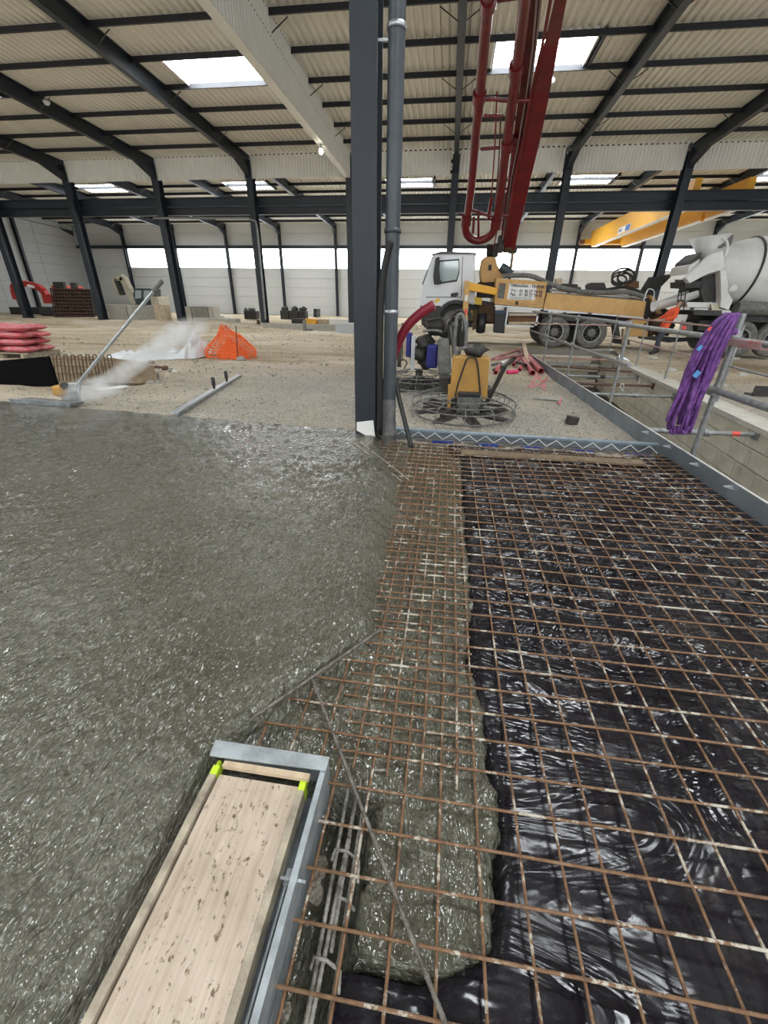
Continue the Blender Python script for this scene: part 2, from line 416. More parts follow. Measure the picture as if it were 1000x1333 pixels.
def corr_rows(x0, x1, period, depth):
    xs = []; n = int((x1 - x0) / period)
    for i in range(n):
        b = x0 + i * period
        xs += [(b, 0), (b + period * .40, 0), (b + period * .55, depth), (b + period * .85, depth)]
    xs.append((x0 + n * period, 0)); return xs
def roof_sheet(name, ys, zf, holes):
    xs = corr_rows(XL, XR, .30, .085); mb = MB()
    ycut = sorted(set(ys + [h[2] for h in holes] + [h[3] for h in holes]))
    rows = [[(x, y, zf(y) + .2 + d) for x, d in xs] for y in ycut]
    n = len(xs); vs = [p for r in rows for p in r]; fs = []
    for i in range(len(ycut) - 1):
        ym = (ycut[i] + ycut[i + 1]) / 2
        hs = [h for h in holes if h[2] < ym < h[3]]
        for j in range(n - 1):
            xm = (xs[j][0] + xs[j + 1][0]) / 2
            if any(h[0] < xm < h[1] for h in hs): continue
            fs.append((i * n + j, i * n + j + 1, (i + 1) * n + j + 1, (i + 1) * n + j))
    mb.add(vs, fs)
    return mb.build(name, 'roof_sheet')
holes1 = [(XK(k) + 1.25, XK(k) + 4.85, y, y + 2.2) for y in (21.62, 4.9, -5.0, -13.0) for k in (-6, -4, -2, 0, 2, 4)]  # the rows behind the viewer are unseen, added for lighting
holes2 = [(XK(k) + 1.25, XK(k) + 4.85, y, y + 2.2) for y in (39.6, 48.4) for k in (-5, -3, -1, 1, 3, 5)]
ceil1 = struct(roof_sheet('ceiling', [YB, RIDGE, YM], z1, holes1))
ceil2 = struct(roof_sheet('ceiling', [YM, YF], z2, holes2))
# purlins
def purlin(y, zf, par):
    mb = MB(); h = .2
    z = zf(y)
    mb.bbox(XL, XR, y - .008, y + .008, z, z + h); mb.bbox(XL, XR, y - .07, y, z, z + .015); mb.bbox(XL, XR, y, y + .07, z + h - .015, z + h)
    mb.build('purlin', 'purlin', par)
y = 30.42
while y > YB: purlin(y, z1, ceil1); y -= 2.21
y = YM + 1.2
while y < YF: purlin(y, z2, ceil2); y += 2.2
# rafters (H section, following the roof slope) with haunch at the eaves
def rafter(x, ya, yb, zf, par, hy, hs):
    mb = MB(); dep = .44; w = .26
    a = V(x, ya, zf(ya)); b = V(x, yb, zf(yb))
    up = V(0, 0, 1)
    mb.bar(a + up * .18, b + up * .18, w, .02); mb.bar(a - up * dep, b - up * dep, w, .02); mb.bar(a - up * (dep / 2 - .09), b - up * (dep / 2 - .09), .014, dep + .18)
    if hy is not None:
        d = 2.1 * hs
        mb.prism([V(x - .11, hy, zf(hy) - dep + .02), V(x - .11, hy + d, zf(hy + d) - dep + .02), V(x - .11, hy, zf(hy) - dep - .55)], (.22, 0, 0))
    mb.build('rafter', 'steel_dark', par)
    bm = MB()
    n = 0; y = 30.55 if par is ceil1 else YM + 1.2
    while (y > ya + 1 if par is ceil1 else y < yb - 1):
        if n % 2 == 1:
            for sx in (-1, 1): bm.bar((x + sx * .1, y, zf(y) - .36), (x + sx * .75, y, zf(y) + .03), .03, .03)
        n += 1; y += -2.2 if par is ceil1 else 2.2
    if bm.v: bm.build('fly_brace', 'scaffold', par)
for k in range(-7, 7):
    rafter(XK(k), RIDGE, YM, z1, ceil1, YM, -1)
    rafter(XK(k), YB, RIDGE, z1, ceil1, None, 1)
    rafter(XK(k), YM, YF, z2, ceil2, YF - .3, -1)
# skylights
def skylight(h, zf, par):
    x0, x1, y0, y1 = h; zc = zf((y0 + y1) / 2) + .2; s = (zf(y1) - zf(y0)) / (y1 - y0)
    def P(x, y, dz=0): return V(x, y, zf(y) + .2 + dz)
    mb = MB(); t = .10
    for xa, ya, xb, yb in ((x0, y0, x1, y0), (x0, y1, x1, y1), (x0, y0, x0, y1), (x1, y0, x1, y1)):
        mb.bar(P(xa, ya, .13), P(xb, yb, .13), .06, .42)
    fr = mb.build('skylight', 'white_paint', par)
    pb = MB(); pb.add([P(x0, y0, .33), P(x1, y0, .33), P(x1, y1, .33), P(x0, y1, .33)], [(0, 1, 2, 3)]); pb.build('pane', 'sky_pane', fr)
    gb = MB(); xm = (x0 + x1) / 2; ym = (y0 + y1) / 2
    gb.bar(P(xm, y0, .26), P(xm, y1, .26), .025, .04); gb.tube([P(xm, ym, .26), P(xm + .25, ym + .5, .1), P(xm + .3, y1, .05)], .018, 6)
    gb.build('opener', 'alu', fr)
    db = MB(); db.bar(P(x1 + .18, y0, -.05), P(x1 + .18, y1, -.05), .1, .2); db.build('trimmer', 'purlin', fr)
for h in holes1: skylight(h, z1, ceil1)
for h in holes2: skylight(h, z2, ceil2)
# hanging corrugated bulkhead over the middle row, and the smoke curtain along one frame
def corr_wall(name, x0, x1, y, zb, zt, m):
    mb = MB(); xs = corr_rows(x0, x1, .20, .045)
    mb.grid([[(x, y - d, zb) for x, d in xs], [(x, y - d, zt) for x, d in xs]], False); return mb.build(name, m)
for i, k in enumerate(range(-7, 6)):
    o = struct(corr_wall('trim_%d' % (i + 1), XK(k) + .14, XK(k + 1) - .14, YM - .02, 8.62, z1(YM) + .2, 'white_sheet'))
xc = XK(-1)
mb = MB(); ys = corr_rows(4.0, YM - .4, .22, .04); zb = 8.50
mb.grid([[(xc - .15 - d, y, zb) for y, d in ys], [(xc - .15 - d, y, z1(y) + .2) for y, d in ys]], False)
mb.grid([[(xc + .11 + d, y, zb) for y, d in ys], [(xc + .11 + d, y, z1(y) + .2) for y, d in ys]], False)
mb.add([(xc - .2, 4, zb), (xc - .2, YM - .4, zb), (xc + .14, YM - .4, zb), (xc + .14, 4, zb)], [(0, 1, 2, 3)])
struct(mb.build('trim_14', 'white_sheet'))
# walls
def panel_wall(name, origin, xdir, length, zs, m, depth_dir, bay):
    o = V(*origin); xd = V(*xdir); dd = V(*depth_dir); mb = MB()
    top = max(z for _, z in zs)
    mb.prism([o + dd * .06 + V(0, 0, -.3), o + xd * length + dd * .06 + V(0, 0, -.3), o + xd * length + dd * .06 + V(0, 0, top), o + dd * .06 + V(0, 0, top)], dd * .15)
    return mb
# far wall: back-up parts leave the window band free
wf = MB(); wf.bbox(XL, XR, YF + .08, YF + .25, -.3, 5.02); wf.bbox(XL, XR, YF + .08, YF + .25, 7.05, 10.0)
wfo = struct(wf.build('wall_far', 'wall_panel'))
pm = MB().rbox((0, 0, 0), (BAY - .012, .08, .985), .02).build('panel', 'wall_panel', wfo); pmesh = pm.data; bpy.data.objects.remove(pm)
for k in range(-7, 6):
    for j in range(5):
        inst(pmesh, 'panel', wfo, (XK(k) + BAY / 2, YF + .03, .5 + j))
    for j in range(2):
        inst(pmesh, 'panel', wfo, (XK(k) + BAY / 2, YF + .03, 7.95 + j * 1.25), None, (1, 1, 1.25))
mb = MB(); mb.bbox(XL, XR, YF - .35, YF - .1, 7.03, 7.35); struct(mb.build('trim_15', 'steel_dark'))
mb = MB(); mb.bbox(XL, XR, YF - .02, YF + .1, 4.97, 5.05); struct(mb.build('trim_16', 'alu'))
mb = MB(); mb.bbox(XL, XK(-6), YF + .0, YF + .2, 5.0, 7.06); mb.build('panel', 'wall_panel', wfo)
for i, k in enumerate(range(-6, 6)):
    w = MB()
    for f in (0, .25, .5, .75, 1): w.bar((XK(k) + f * BAY, YF + .1, 5.05), (XK(k) + f * BAY, YF + .1, 7.03), .04, .04)
    w.bar((XK(k), YF + .1, 7.0), (XK(k + 1), YF + .1, 7.0), .05, .05)
    wo = struct(w.build('window_%d' % (i + 1), 'white_paint'))
    p = MB(); p.add([(XK(k), YF + .14, 5.02), (XK(k + 1), YF + .14, 5.02), (XK(k + 1), YF + .14, 7.05), (XK(k), YF + .14, 7.05)], [(0, 1, 2, 3)]); p.build('pane', 'band_pane', wo)
# left gable wall
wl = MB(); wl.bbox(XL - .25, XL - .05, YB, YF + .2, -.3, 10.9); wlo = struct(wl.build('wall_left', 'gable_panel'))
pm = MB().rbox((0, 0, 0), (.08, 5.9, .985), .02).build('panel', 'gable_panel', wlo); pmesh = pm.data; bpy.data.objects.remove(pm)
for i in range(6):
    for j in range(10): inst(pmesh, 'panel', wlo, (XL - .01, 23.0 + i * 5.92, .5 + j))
wr_ = MB(); wr_.bbox(XR + .05, XR + .25, YB, YF + .2, -.3, 11); struct(wr_.build('wall_right', 'wall_panel'))
wb = MB(); wb.bbox(XL, XR, YB - .2, YB, -.3, 5.0); wb.bbox(XL, XR, YB - .2, YB, 7.05, 11); struct(wb.build('wall_back', 'wall_panel'))
p = MB(); p.add([(XL, YB - .1, 5.0), (XR, YB - .1, 5.0), (XR, YB - .1, 7.05), (XL, YB - .1, 7.05)], [(0, 1, 2, 3)]); struct(p.build('window_14', 'band_pane'))  # unseen glowing band in the back wall, added to light the hall

# ================================================================ steel columns
def h_section(w, d, tf=.022, tw=.014):
    a, b = w / 2, d / 2
    return [(-a, -b), (a, -b), (a, -b + tf), (tw, -b + tf), (tw, b - tf), (a, b - tf), (a, b), (-a, b), (-a, b - tf), (-tw, b - tf), (-tw, -b + tf), (-a, -b + tf)]
def column(x, y, z0, z1_, w, d, label, group=None, m='steel_dark', rot=False):
    t = thing('steel_column', label, 'column', (x, y, z0), math.pi / 2 if rot else 0, group)
    mb = MB(); mb.prism([V(px, py, 0) for px, py in h_section(w, d)], (0, 0, z1_ - z0)); mb.build('shaft', m, t)
    b = MB(); b.bbox(-w / 2 - .06, w / 2 + .06, -d / 2 - .06, d / 2 + .06, -.02, .035); b.build('base_plate', m, t)
    return t
for k in range(-6, 6):
    column(XK(k), YM + .1, 0, z1(YM) - .02, .42, .60, 'dark grey steel column carrying the crane beam in the middle row', 'middle row columns')
for k in range(-6, 7):
    column(XK(k), YF - .42, 0, z2(YF) - .1, .26, .34, 'dark grey steel column standing against the far wall below the window strip', 'far wall columns')
for y in (26.5, 33.4, 40.3, 47.2):
    column(XL + .25, y, 0, 9.4, .26, .34, 'slim dark steel column against the white gable wall', 'gable wall columns', rot=True)
for i, (y, z0, z1_) in enumerate(((YM + .62, 7.28, 7.78), (YM + .78, 6.80, 7.26))):
    t = thing('crane_runway_beam', ['upper dark steel beam running across the middle row of columns', 'lower dark steel beam slung just under the upper one across the middle columns'][i], 'beam', (0, y, z0))
    h = z1_ - z0
    for nm, w, za, zb in (('top_flange', .3, h - .03, h), ('web', .02, .03, h - .03), ('bottom_flange', .3, 0, .03)):
        mb = MB(); mb.bbox(XL + .3, XR - .3, -w / 2, w / 2, za, zb); mb.build(nm, 'steel_dark', t)
for k in range(-6, 6):    # brackets that carry the beams are part of each column
    pass
# cable tray pipe with bend at column (thin grey pipe under the beam)
a = aty(200, 284, YM - .285); b = aty(322, 284, YM - .285)
mb = MB(); mb.tube([a, lerp(a, b, .5), b, aty(333, 288, YM - .285), aty(335, 300, YM - .285), aty(346, 416, YM - .285)], .07, 8)
tag(mb.build('drain_pipe', 'scaffold'), 'thin grey pipe running under the crane beam and bending down a column', 'pipe')
def sst(a, b, x):
    t = min(1, max(0, (x - a) / (b - a))); return t * t * (3 - 2 * t)
# ================================================================ the floor of the hall
def slab_edge(x):      # far edge of the fresh slab
    return 5.25 + (-1.08 - x) * .102 if x < -1.08 else 5.25
XFORM = 2.70           # inner face of the steel edge form
PIT_END = 16.6
def pit_right(y): return 4.43 + (y - 6.32) * .092
def soil_z(x, y):
    d = math.hypot(x, y)
    amp = .02 + .10 * min(1, max(0, (y - 9) / 14))
    z = -.045 + fbm(x * .8, y * 1.3, .45, 3) * amp + fbm(x, y, 2.2, 2, 3.0) * .02
    z += .10 * max(0, 1 - abs(y - 11.3) / .5) * (1 if -7 < x < -1.5 else 0) * (1 + fbm(x, 0, 1.5, 2)) * .5
    if x < -2: z += .30 * math.exp(-((y - 30.3 - .6 * math.sin(x * .3)) / 1.2) ** 2) * (.6 + .6 * fbm(x, y, .25, 2))
    z += .17 * sst(13.0, 16.8, y) * sst(-3.5, -1.0, x) * sst(30, 22, y)
    z -= .11 * sst(-1.5, -.9, x) * sst(16.2, 13.5, y) * (1 if x < XFORM + .01 else 0)
    for tx, ty, r in TRENCH: z -= .55 * math.exp(-((x - tx) / r) ** 4 - ((y - ty) / .8) ** 4)
    return z
TRENCH = [(-8.2, 8.75, 1.7)]
fl = MB()
def geo(a, b, n, p): return [a + (b - a) * (i / n) ** p for i in range(n + 1)]
ys = geo(0, 1, 130, 2.6)
xsL = [-x for x in geo(1.08, -XL, 110, 1.7)][::-1]
rows = []
for t in ys: rows.append([(x, lerp(slab_edge(x), YF + .1, t), soil_z(x, lerp(slab_edge(x), YF + .1, t))) for x in xsL])
fl.grid(rows)
xsM = [-1.08 + i * (XFORM + 1.08) / 44 for i in range(45)]
fl.grid([[(x, lerp(5.25, YF + .1, t), soil_z(x, lerp(5.25, YF + .1, t))) for x in xsM] for t in ys])
# right of the pit and behind it
yr = [-3 + i * .4 for i in range(50)]; yr = [y for y in yr if y < PIT_END] + [PIT_END]
fl.grid([[(lerp(pit_right(y) + .35, XR, t), y, soil_z(lerp(pit_right(y) + .35, XR, t), y)) for t in geo(0, 1, 60, 2)] for y in yr])
yb = [PIT_END + (YF + .1 - PIT_END) * (i / 70) ** 1.5 for i in range(71)]
fl.grid([[(lerp(XFORM, XR, t), y, soil_z(lerp(XFORM, XR, t), y)) for t in geo(0, 1, 70, 1.6)] for y in yb])
# sub-base under the pour and the ground behind the viewer
fl.add([(XL, YB, -.34), (XFORM, YB, -.34), (XFORM, 6.6, -.34), (XL, 9, -.34)], [(0, 1, 2, 3)])
floor = struct(fl.build('floor', 'soil'))
# ================================================================ fresh concrete
FR = [(-3.0, -.70), (.88, -.70), (.93, -.72), (1.30, -.50), (1.67, -.27), (2.25, -.30), (2.9, -.30), (3.8, -.34), (4.4, -.55), (5.0, -.72), (9, -.8)]
PE = [(-3, -9), (.44, -9), (.47, .10), (.54, .26), (.70, .30), (.95, .31), (1.2, .28), (1.55, .24), (2.4, .26), (4.7, .26), (5.0, .1), (9, .1)]
def pl(tab, y):
    for (a, x0), (b, x1) in zip(tab, tab[1:]):
        if y <= b: return lerp(x0, x1, (y - a) / (b - a))
    return tab[-1][1]
def conc_z(x, y):
    xf = pl(FR, y) + .03 * nz(y, 1.7, 0, 3.0) + .015 * nz(y, 4.1, 0, 9)
    d = x - xf
    near = sst(4.0, .5, abs(y) + abs(x) * .4)
    rg = .5 + .9 * sst(-.25, .35, fbm(x, y, .7, 2, 12)) + .5 * sst(.6, 0, abs(d + .15))
    rg *= .30 + .70 * sst(.9, 1.8, y)
    lump = fbm(x, y, 9, 3) * .007 + abs(fbm(x, y, 4.2, 3, 5)) * .012 * rg + max(0, fbm(x, y, 17, 3, 9)) * .016 * rg
    z = lump - .004
    if y < .90 and -.755 < x < -.13 + .02 * nz(y, 3, 0, 6): return -.33 + fbm(x, y, 8, 3) * .02 + .12 * sst(-.30, -.14, x)
    w = .05 + .10 * sst(1.4, 2.4, y)
    k = sst(-w, w * .5, d)
    low = -.122 + fbm(x, y, 14, 3, 2) * .016 + abs(fbm(x, y, 7, 3, 8)) * .022
    # still fairly full between the slanting bar and the box
    if y < 1.75: low += .035 * sst(.1, -.25, x) * sst(.85, 1.1, y)
    z = lerp(z, low, k)
    xp = pl(PE, y) + .05 * nz(y, 9.1, 0, 4) + .03 * nz(y, 2.1, 0, 13) + .015 * nz(y, 5.1, 0, 40)
    z -= .20 * sst(-.02, .03, x - xp) * (1 if x > -.6 else 0)
    return z
xs = [.45 - i * .02 for i in range(160)]; st = .02
while xs[-1] > -16: st *= 1.045; xs.append(xs[-1] - st)
ysl = [-2.2, -1.4, -.8, -.4, -.1] + [.1 + i * .02 for i in range(130)]; st = .02
while ysl[-1] < 5.9: st *= 1.02; ysl.append(min(ysl[-1] + st, 6.5))
cb = MB(); rows = []
for y in ysl:
    r = []
    for x in xs:
        e = slab_edge(x); yy = min(y, e)
        r.append((x, yy, conc_z(x, yy) if y < e + .25 else -.2))
    rows.append(r)
cb.grid(rows)
co = cb.build('fresh_concrete', 'wet_concrete'); co['kind'] = 'stuff'
tag(co, 'wet grey fresh concrete poured and roughly spread up to the steel mesh', 'concrete')
# ================================================================ black polythene under the mesh
def poly_z(x, y):
    z = -.150
    u = x * .5 - y * .35; v = y * 1.5 + x * .35
    for s, a, o in ((1.1, .034, 0), (2.3, .026, 4), (4.6, .013, 9)):
        n = noise.noise(Vector((u * s + o, v * s, o)))
        z += a * ((1 - min(1, abs(n) * 2.6)) ** 2)
    z = -.150 + (z + .150) * (.40 + .6 * sst(.9, 2.4, y))
    z += .028 * sst(1.6, 3.2, x + y * .25) * (1 - min(1, abs(noise.noise(Vector((x * 2.1 + 3, y * 2.6, 5)))) * 2)) ** 2
    z += .06 * sst(XFORM - .22, XFORM - .02, x)
    z = min(z, -.098)
    return z - .10 * sst(.03, -.06, x - pl(PE, y)) * (1 if y > .44 else 0)
xs = [-.16 + i * .024 for i in range(126)]; xs = [x for x in xs if x < XFORM - .01] + [XFORM - .005]
ysl = [-.7 + i * .026 for i in range(230)]; ysl = [y for y in ysl if y < 5.22]
pb = MB(); pb.grid([[(x, y, poly_z(x, y)) for x in xs] for y in ysl])
po = tag(pb.build('polythene_sheet', 'polythene'), 'crumpled shiny black polythene membrane lying under the rusty mesh', 'sheet')
# ================================================================ pit with block wall, coping and bottom
pw = MB(); a = V(pit_right(-3), -3, 0); b = V(pit_right(PIT_END), PIT_END, 0); dn = V(0, 0, -1.9)
dirv = (b - a).normalized(); nrm = V(dirv.y, -dirv.x, 0)
pw.prism([a + nrm * .06, b + nrm * .06, b + nrm * .06 + dn, a + nrm * .06 + dn], nrm * .2)
pw.bbox(XFORM + .03, pit_right(PIT_END) + .6, PIT_END - .02, PIT_END + .2, -1.9, .12)
pw.bbox(XFORM + .03, XFORM + .14, -3, PIT_END, -1.9, -.205)
pwo = struct(pw.build('wall_pit', 'mortar'))
bl = MB().rbox((0, 0, 0), (.565, .10, .255), .012).build('block', 'pit_block', pwo); bmesh_ = bl.data; bpy.data.objects.remove(bl)
rz = math.atan2(dirv.y, dirv.x); nb = 0
for r in range(6):
    s = (.29 if r % 2 else 0)
    d = 4.3 + s
    while d < (b - a).length - .3 and nb < 300:
        p = a + dirv * d + nrm * (.05 + .004 * random.uniform(-1, 1)) + V(0, 0, -.17 - .265 * r)
        if r > 3 and d > 11: break
        inst(bmesh_, 'block', pwo, p, (0, 0, rz)); nb += 1; d += .577
bs = [(XFORM + .35 + i * .577) for i in range(8)]
for r in range(4):
    for x in bs:
        xx = x + (.29 if r % 2 else 0)
        if xx < pit_right(PIT_END) - .2 and nb < 300: inst(bmesh_, 'block', pwo, (xx, PIT_END - .05, -.20 - .265 * r)); nb += 1
b = b + dirv * .3
cp = MB(); cp.prism([a + nrm * -.04 + V(0, 0, .02), b + nrm * -.04 + V(0, 0, .02), b + nrm * .36 + V(0, 0, .02), a + nrm * .36 + V(0, 0, .02)], (0, 0, -.075))
struct(cp.build('trim_17', 'coping'))
pf = MB(); pf.add([(XFORM, -3, -1.85), (9, -3, -1.85), (9, PIT_END + .1, -1.85), (XFORM, PIT_END + .1, -1.85)], [(0, 1, 2, 3)]); struct(pf.build('floor_pit', 'soil'))

# loose gravel and clods on the trodden ground (too many to count)
gv = MB(); rnd = random.Random(21)
def pebble(x, y, r):
    z = soil_z(x, y); k = [rnd.uniform(.6, 1.3) for _ in range(6)]
    c = V(x, y, z + r * .25); a = rnd.random() * 3
    dx, dy = V(math.cos(a), math.sin(a), 0) * r, V(-math.sin(a), math.cos(a), 0) * r * .75
    gv.add([c + dx * k[0], c + dy * k[1], c - dx * k[2], c - dy * k[3], c + V(0, 0, r * .6 * k[4]), c - V(0, 0, r * .5)], [(0, 1, 4), (1, 2, 4), (2, 3, 4), (3, 0, 4), (1, 0, 5), (2, 1, 5), (3, 2, 5), (0, 3, 5)], False)
n = 0
while n < 5200:
    y = 5.4 + 8 * rnd.random() ** 1.6; x = rnd.uniform(-8.5, XFORM - .06)
    if y < slab_edge(x) + .05: continue
    if x < -1.5 and rnd.random() > .55: continue
    pebble(x, y, rnd.uniform(.008, .026) * (1.6 if rnd.random() < .06 else 1)); n += 1
for i in range(900):
    x = rnd.uniform(-16, -2); y = 9 + 22 * rnd.random(); pebble(x, y, rnd.uniform(.02, .06))
for i in range(900):
    y = rnd.uniform(5, 20); x = pit_right(min(y, PIT_END)) + .6 + 6 * rnd.random(); pebble(x, y, rnd.uniform(.012, .04))
o = gv.build('gravel', 'stone', floor); o['kind'] = 'stuff'
# ================================================================ main column, downpipe and hoses beside it
YC = 5.10
cl = aty(462.8, 552, YC).x; cr = aty(488.6, 546, YC).x; cw = cr - cl; cx = (cl + cr) / 2
t = thing('steel_column', 'thick blue-grey steel column rising from the edge of the wet slab', 'column', (cx, YC + .17, -.12))
MB().prism([V(px, py, 0) for px, py in h_section(cw, .34, .024, .016)], (0, 0, 10.2)).build('shaft', 'steel_dark', t)
b = MB(); b.bbox(-cw / 2 - .05, cw / 2 + .05, -.22, .22, -.02, .03); b.build('base_plate', 'steel_dark', t)
q = [aty(464.5, 549.5, YC - .004), aty(486, 547, YC - .004), aty(489, 573, YC - .004), aty(475, 566, YC - .004), aty(464.5, 560, YC - .004)]
pp = MB(); pp.prism(q, (0, -.006, 0)); po_ = pp.part('protection_film', 'paper_white', t); po_['label'] = 'torn white film wrapped round the column foot'
gx = aty(507.2, 480, YC + .02).x
t = thing('downpipe', 'grey rainwater downpipe fixed beside the thick column', 'pipe', (gx, YC + .06, -.14))
R = .082
MB().lathe((0, 0, 0), (0, 0, 1), [(.0, R * .94), (10.0, R * .94)], 24).build('pipe', 'pipe_grey' if 'pipe_grey' in M else mat('pipe_grey', (.075, .09, .105), .4, 0, .4, 3), t)
def ring_at(py): return aty(507, py, YC + .02).z + .14
for py, nm in ((33, 'pipe_clip'), (300, 'pipe_joint'), (406, 'pipe_clip')):
    z = ring_at(py)
    MB().lathe((0, 0, z), (0, 0, 1), [(-.02, R * .94), (-.02, R * 1.08), (.02, R * 1.08), (.02, R * .94)], 24).build(nm, 'alu' if nm == 'pipe_clip' else 'pipe_grey', t)
zs = ring_at(521)
mat('pipe_dirty', (.16, .15, .135), .7, 0, .55, 12, col2=(.075, .085, .095))
MB().lathe((0, 0, 0), (0, 0, 1), [(0, R * 1.25), (.14, R * 1.25), (.15, R * 1.32), (.19, R * 1.32), (.20, R * 1.14), (.30, R * 1.1), (.32, R * 1.02), (zs, R * 1.0), (zs + .01, R * .95)], 24).build('socket', 'pipe_dirty', t)
b = MB(); b.bar((-.25, .02, ring_at(47)), (-.07, .02, ring_at(47)), .03, .02); b.build('bracket', 'alu', t)
def px_path(pts, y0, y1):
    n = len(pts) - 1; return [aty(x, y, lerp(y0, y1, i / n)) for i, (x, y) in enumerate(pts)]
def smooth_path(p, k=4):
    out = []
    for i in range(len(p) - 1):
        a, b, c, d = p[max(i - 1, 0)], p[i], p[i + 1], p[min(i + 2, len(p) - 1)]
        for j in range(k):
            s = j / k; out.append(.5 * ((2 * b) + (c - a) * s + (2 * a - 5 * b + 4 * c - d) * s * s + (3 * b - a - 3 * c + d) * s ** 3))
    out.append(p[-1]); return out
def hose(name, pts, r, m, label, cat='hose', n=12, group=None, open_end=True, parent=None):
    pts = smooth_path(pts)
    mb = MB(); mb.tube(pts, r, n, cap=not open_end)
    if open_end:
        mb.tube(pts, r * .82, n, cap=False)
        for i in (0, -1):
            a = mb.v[:n] if i == 0 else None
        k = len(pts) * n
        for off in (0, (len(pts) - 1) * n):
            for j in range(n): mb.f.append((off + j, off + (j + 1) % n, k + off + (j + 1) % n, k + off + j)); mb.sm.append(False)
    o = mb.build(name, m)
    return tag(o, label, cat, group)
hose('conduit', px_path([(509, 314), (504.5, 332), (499, 360), (496, 395), (495, 440), (494.5, 500), (494.5, 566)], 4.92, 5.02), .036, 'black_rubber', 'black plastic conduit curling up in front of the downpipe', 'conduit')
hose('conduit', [aty(565, 397, 5.30), aty(545, 410, 5.32), aty(528, 428, 5.34), aty(514, 458, 5.36), aty(503, 500, 5.34), aty(498.5, 530, 5.28), aty(497, 566, 5.24)], .055, 'hose_red', 'dark red flexible conduit sticking out behind the downpipe', 'conduit')
hose('conduit', [aty(515, 492, 5.20), aty(519, 515, 5.16), aty(527, 548, 5.08), aty(536, 584, 4.93)], .028, 'black_rubber', 'short black pipe leaning from the downpipe foot down to the mesh', 'conduit')
# ================================================================ formwork box with the plank
t = thing('formwork_box', 'galvanised steel formwork box with a plank lid beside the wet slab', 'formwork', (-.53, .1, -.30))
X0, X1, YE, Y0 = -.745, -.31, .915, -1.1
def pt_box(name, m, *a, bevel=0): mb = MB(); mb.bbox(*a); return mb.part(name, m, t, bevel)
pt_box('side_rail', 'galva', X1 - .006, X1, Y0, YE, -.22, .030)
pt_box('side_flange', 'galva', X1 - .018, X1 + .001, Y0, YE, .024, .031)
pt_box('inner_rail', 'galva', X1 - .042, X1 - .036, Y0, YE - .32, -.2, -.03)
pt_box('floor_sheet', 'galva_dirty', X0 + .02, X1 - .006, Y0, YE, -.2, -.19)
pt_box('end_plate', 'galva', X0 + .008, X1, YE - .006, YE, -.22, .040)
mb = MB(); mb.prism([V(X0 + .005, YE - .001, .034), V(X1 + .004, YE - .001, .034), V(X1 + .004, YE - .050, .034), V(X0 + .012, YE - .060, .034)], (0, 0, .008)); mb.part('end_flange', 'galva', t, .001)
pt_box('end_batten', 'wood', X0 + .07, X1 - .05, YE - .082, YE - .062, .012, .030)
pt_box('spacer_pin', 'alu', X1 - .055, X1 + .022, .566, .574, -.012, -.006)
pt_box('spacer_tab', 'galva', X1 - .045, X1 - .006, .56, .60, -.03, -.02)
P0, P1 = -.683, -.392
t2 = thing('plank', 'pale worn timber plank with dirt specks laid inside the formwork box', 'plank', ((P0 + P1) / 2, .1, -.04))
mb = MB(); mb.bbox(P0, P1, Y0, YE - .095, -.04, .002); mb.part('board', 'plank_wood' if 'plank_wood' in M else 'wood', t2, .003)
for lab, xa, xb, ye in (('weathered timber batten with a lime green tip along the left edge of the plank', P0 - .030, P0 - .006, YE - .055), ('weathered timber batten with a lime green tip beside the galvanised rail', P1 + .002, P1 + .024, YE - .062)):
    bt = thing('batten', lab.replace('left edge of the plank', 'plank edge by the wet slab'), 'batten', ((xa + xb) / 2, .1, -.06))
    mb = MB(); n = 16
    for i in range(n):
        ya, yb_ = lerp(Y0, ye - .05, i / n), lerp(Y0, ye - .05, (i + 1) / n)
        w0, w1 = .003 * nz(ya, xa, 1, 5), .003 * nz(yb_, xa, 1, 5)
        mb.add([(xa + w0, ya, -.05), (xb + w0, ya, -.05), (xb + w0, ya, .014), (xa + w0, ya, .014), (xa + w1, yb_, -.05), (xb + w1, yb_, -.05), (xb + w1, yb_, .014), (xa + w1, yb_, .014)],
               [(0, 1, 5, 4), (1, 2, 6, 5), (2, 3, 7, 6), (3, 0, 4, 7)])
    mb.part('strip', 'wood_grey', bt)
    mb = MB(); mb.prism([V(xa, ye - .05, -.05), V(xb, ye - .05, -.05), V(xb, ye - .05, .015), V(xa, ye - .05, .015)], (0, .03, 0))
    mb.prism([V(xa + .003, ye - .02, -.03), V(xb - .003, ye - .02, -.03), V(xb - .006, ye - .02, .013), V(xa + .006, ye - .02, .013)], (0, .02, -.002)); mb.part('painted_tip', 'lime', bt)
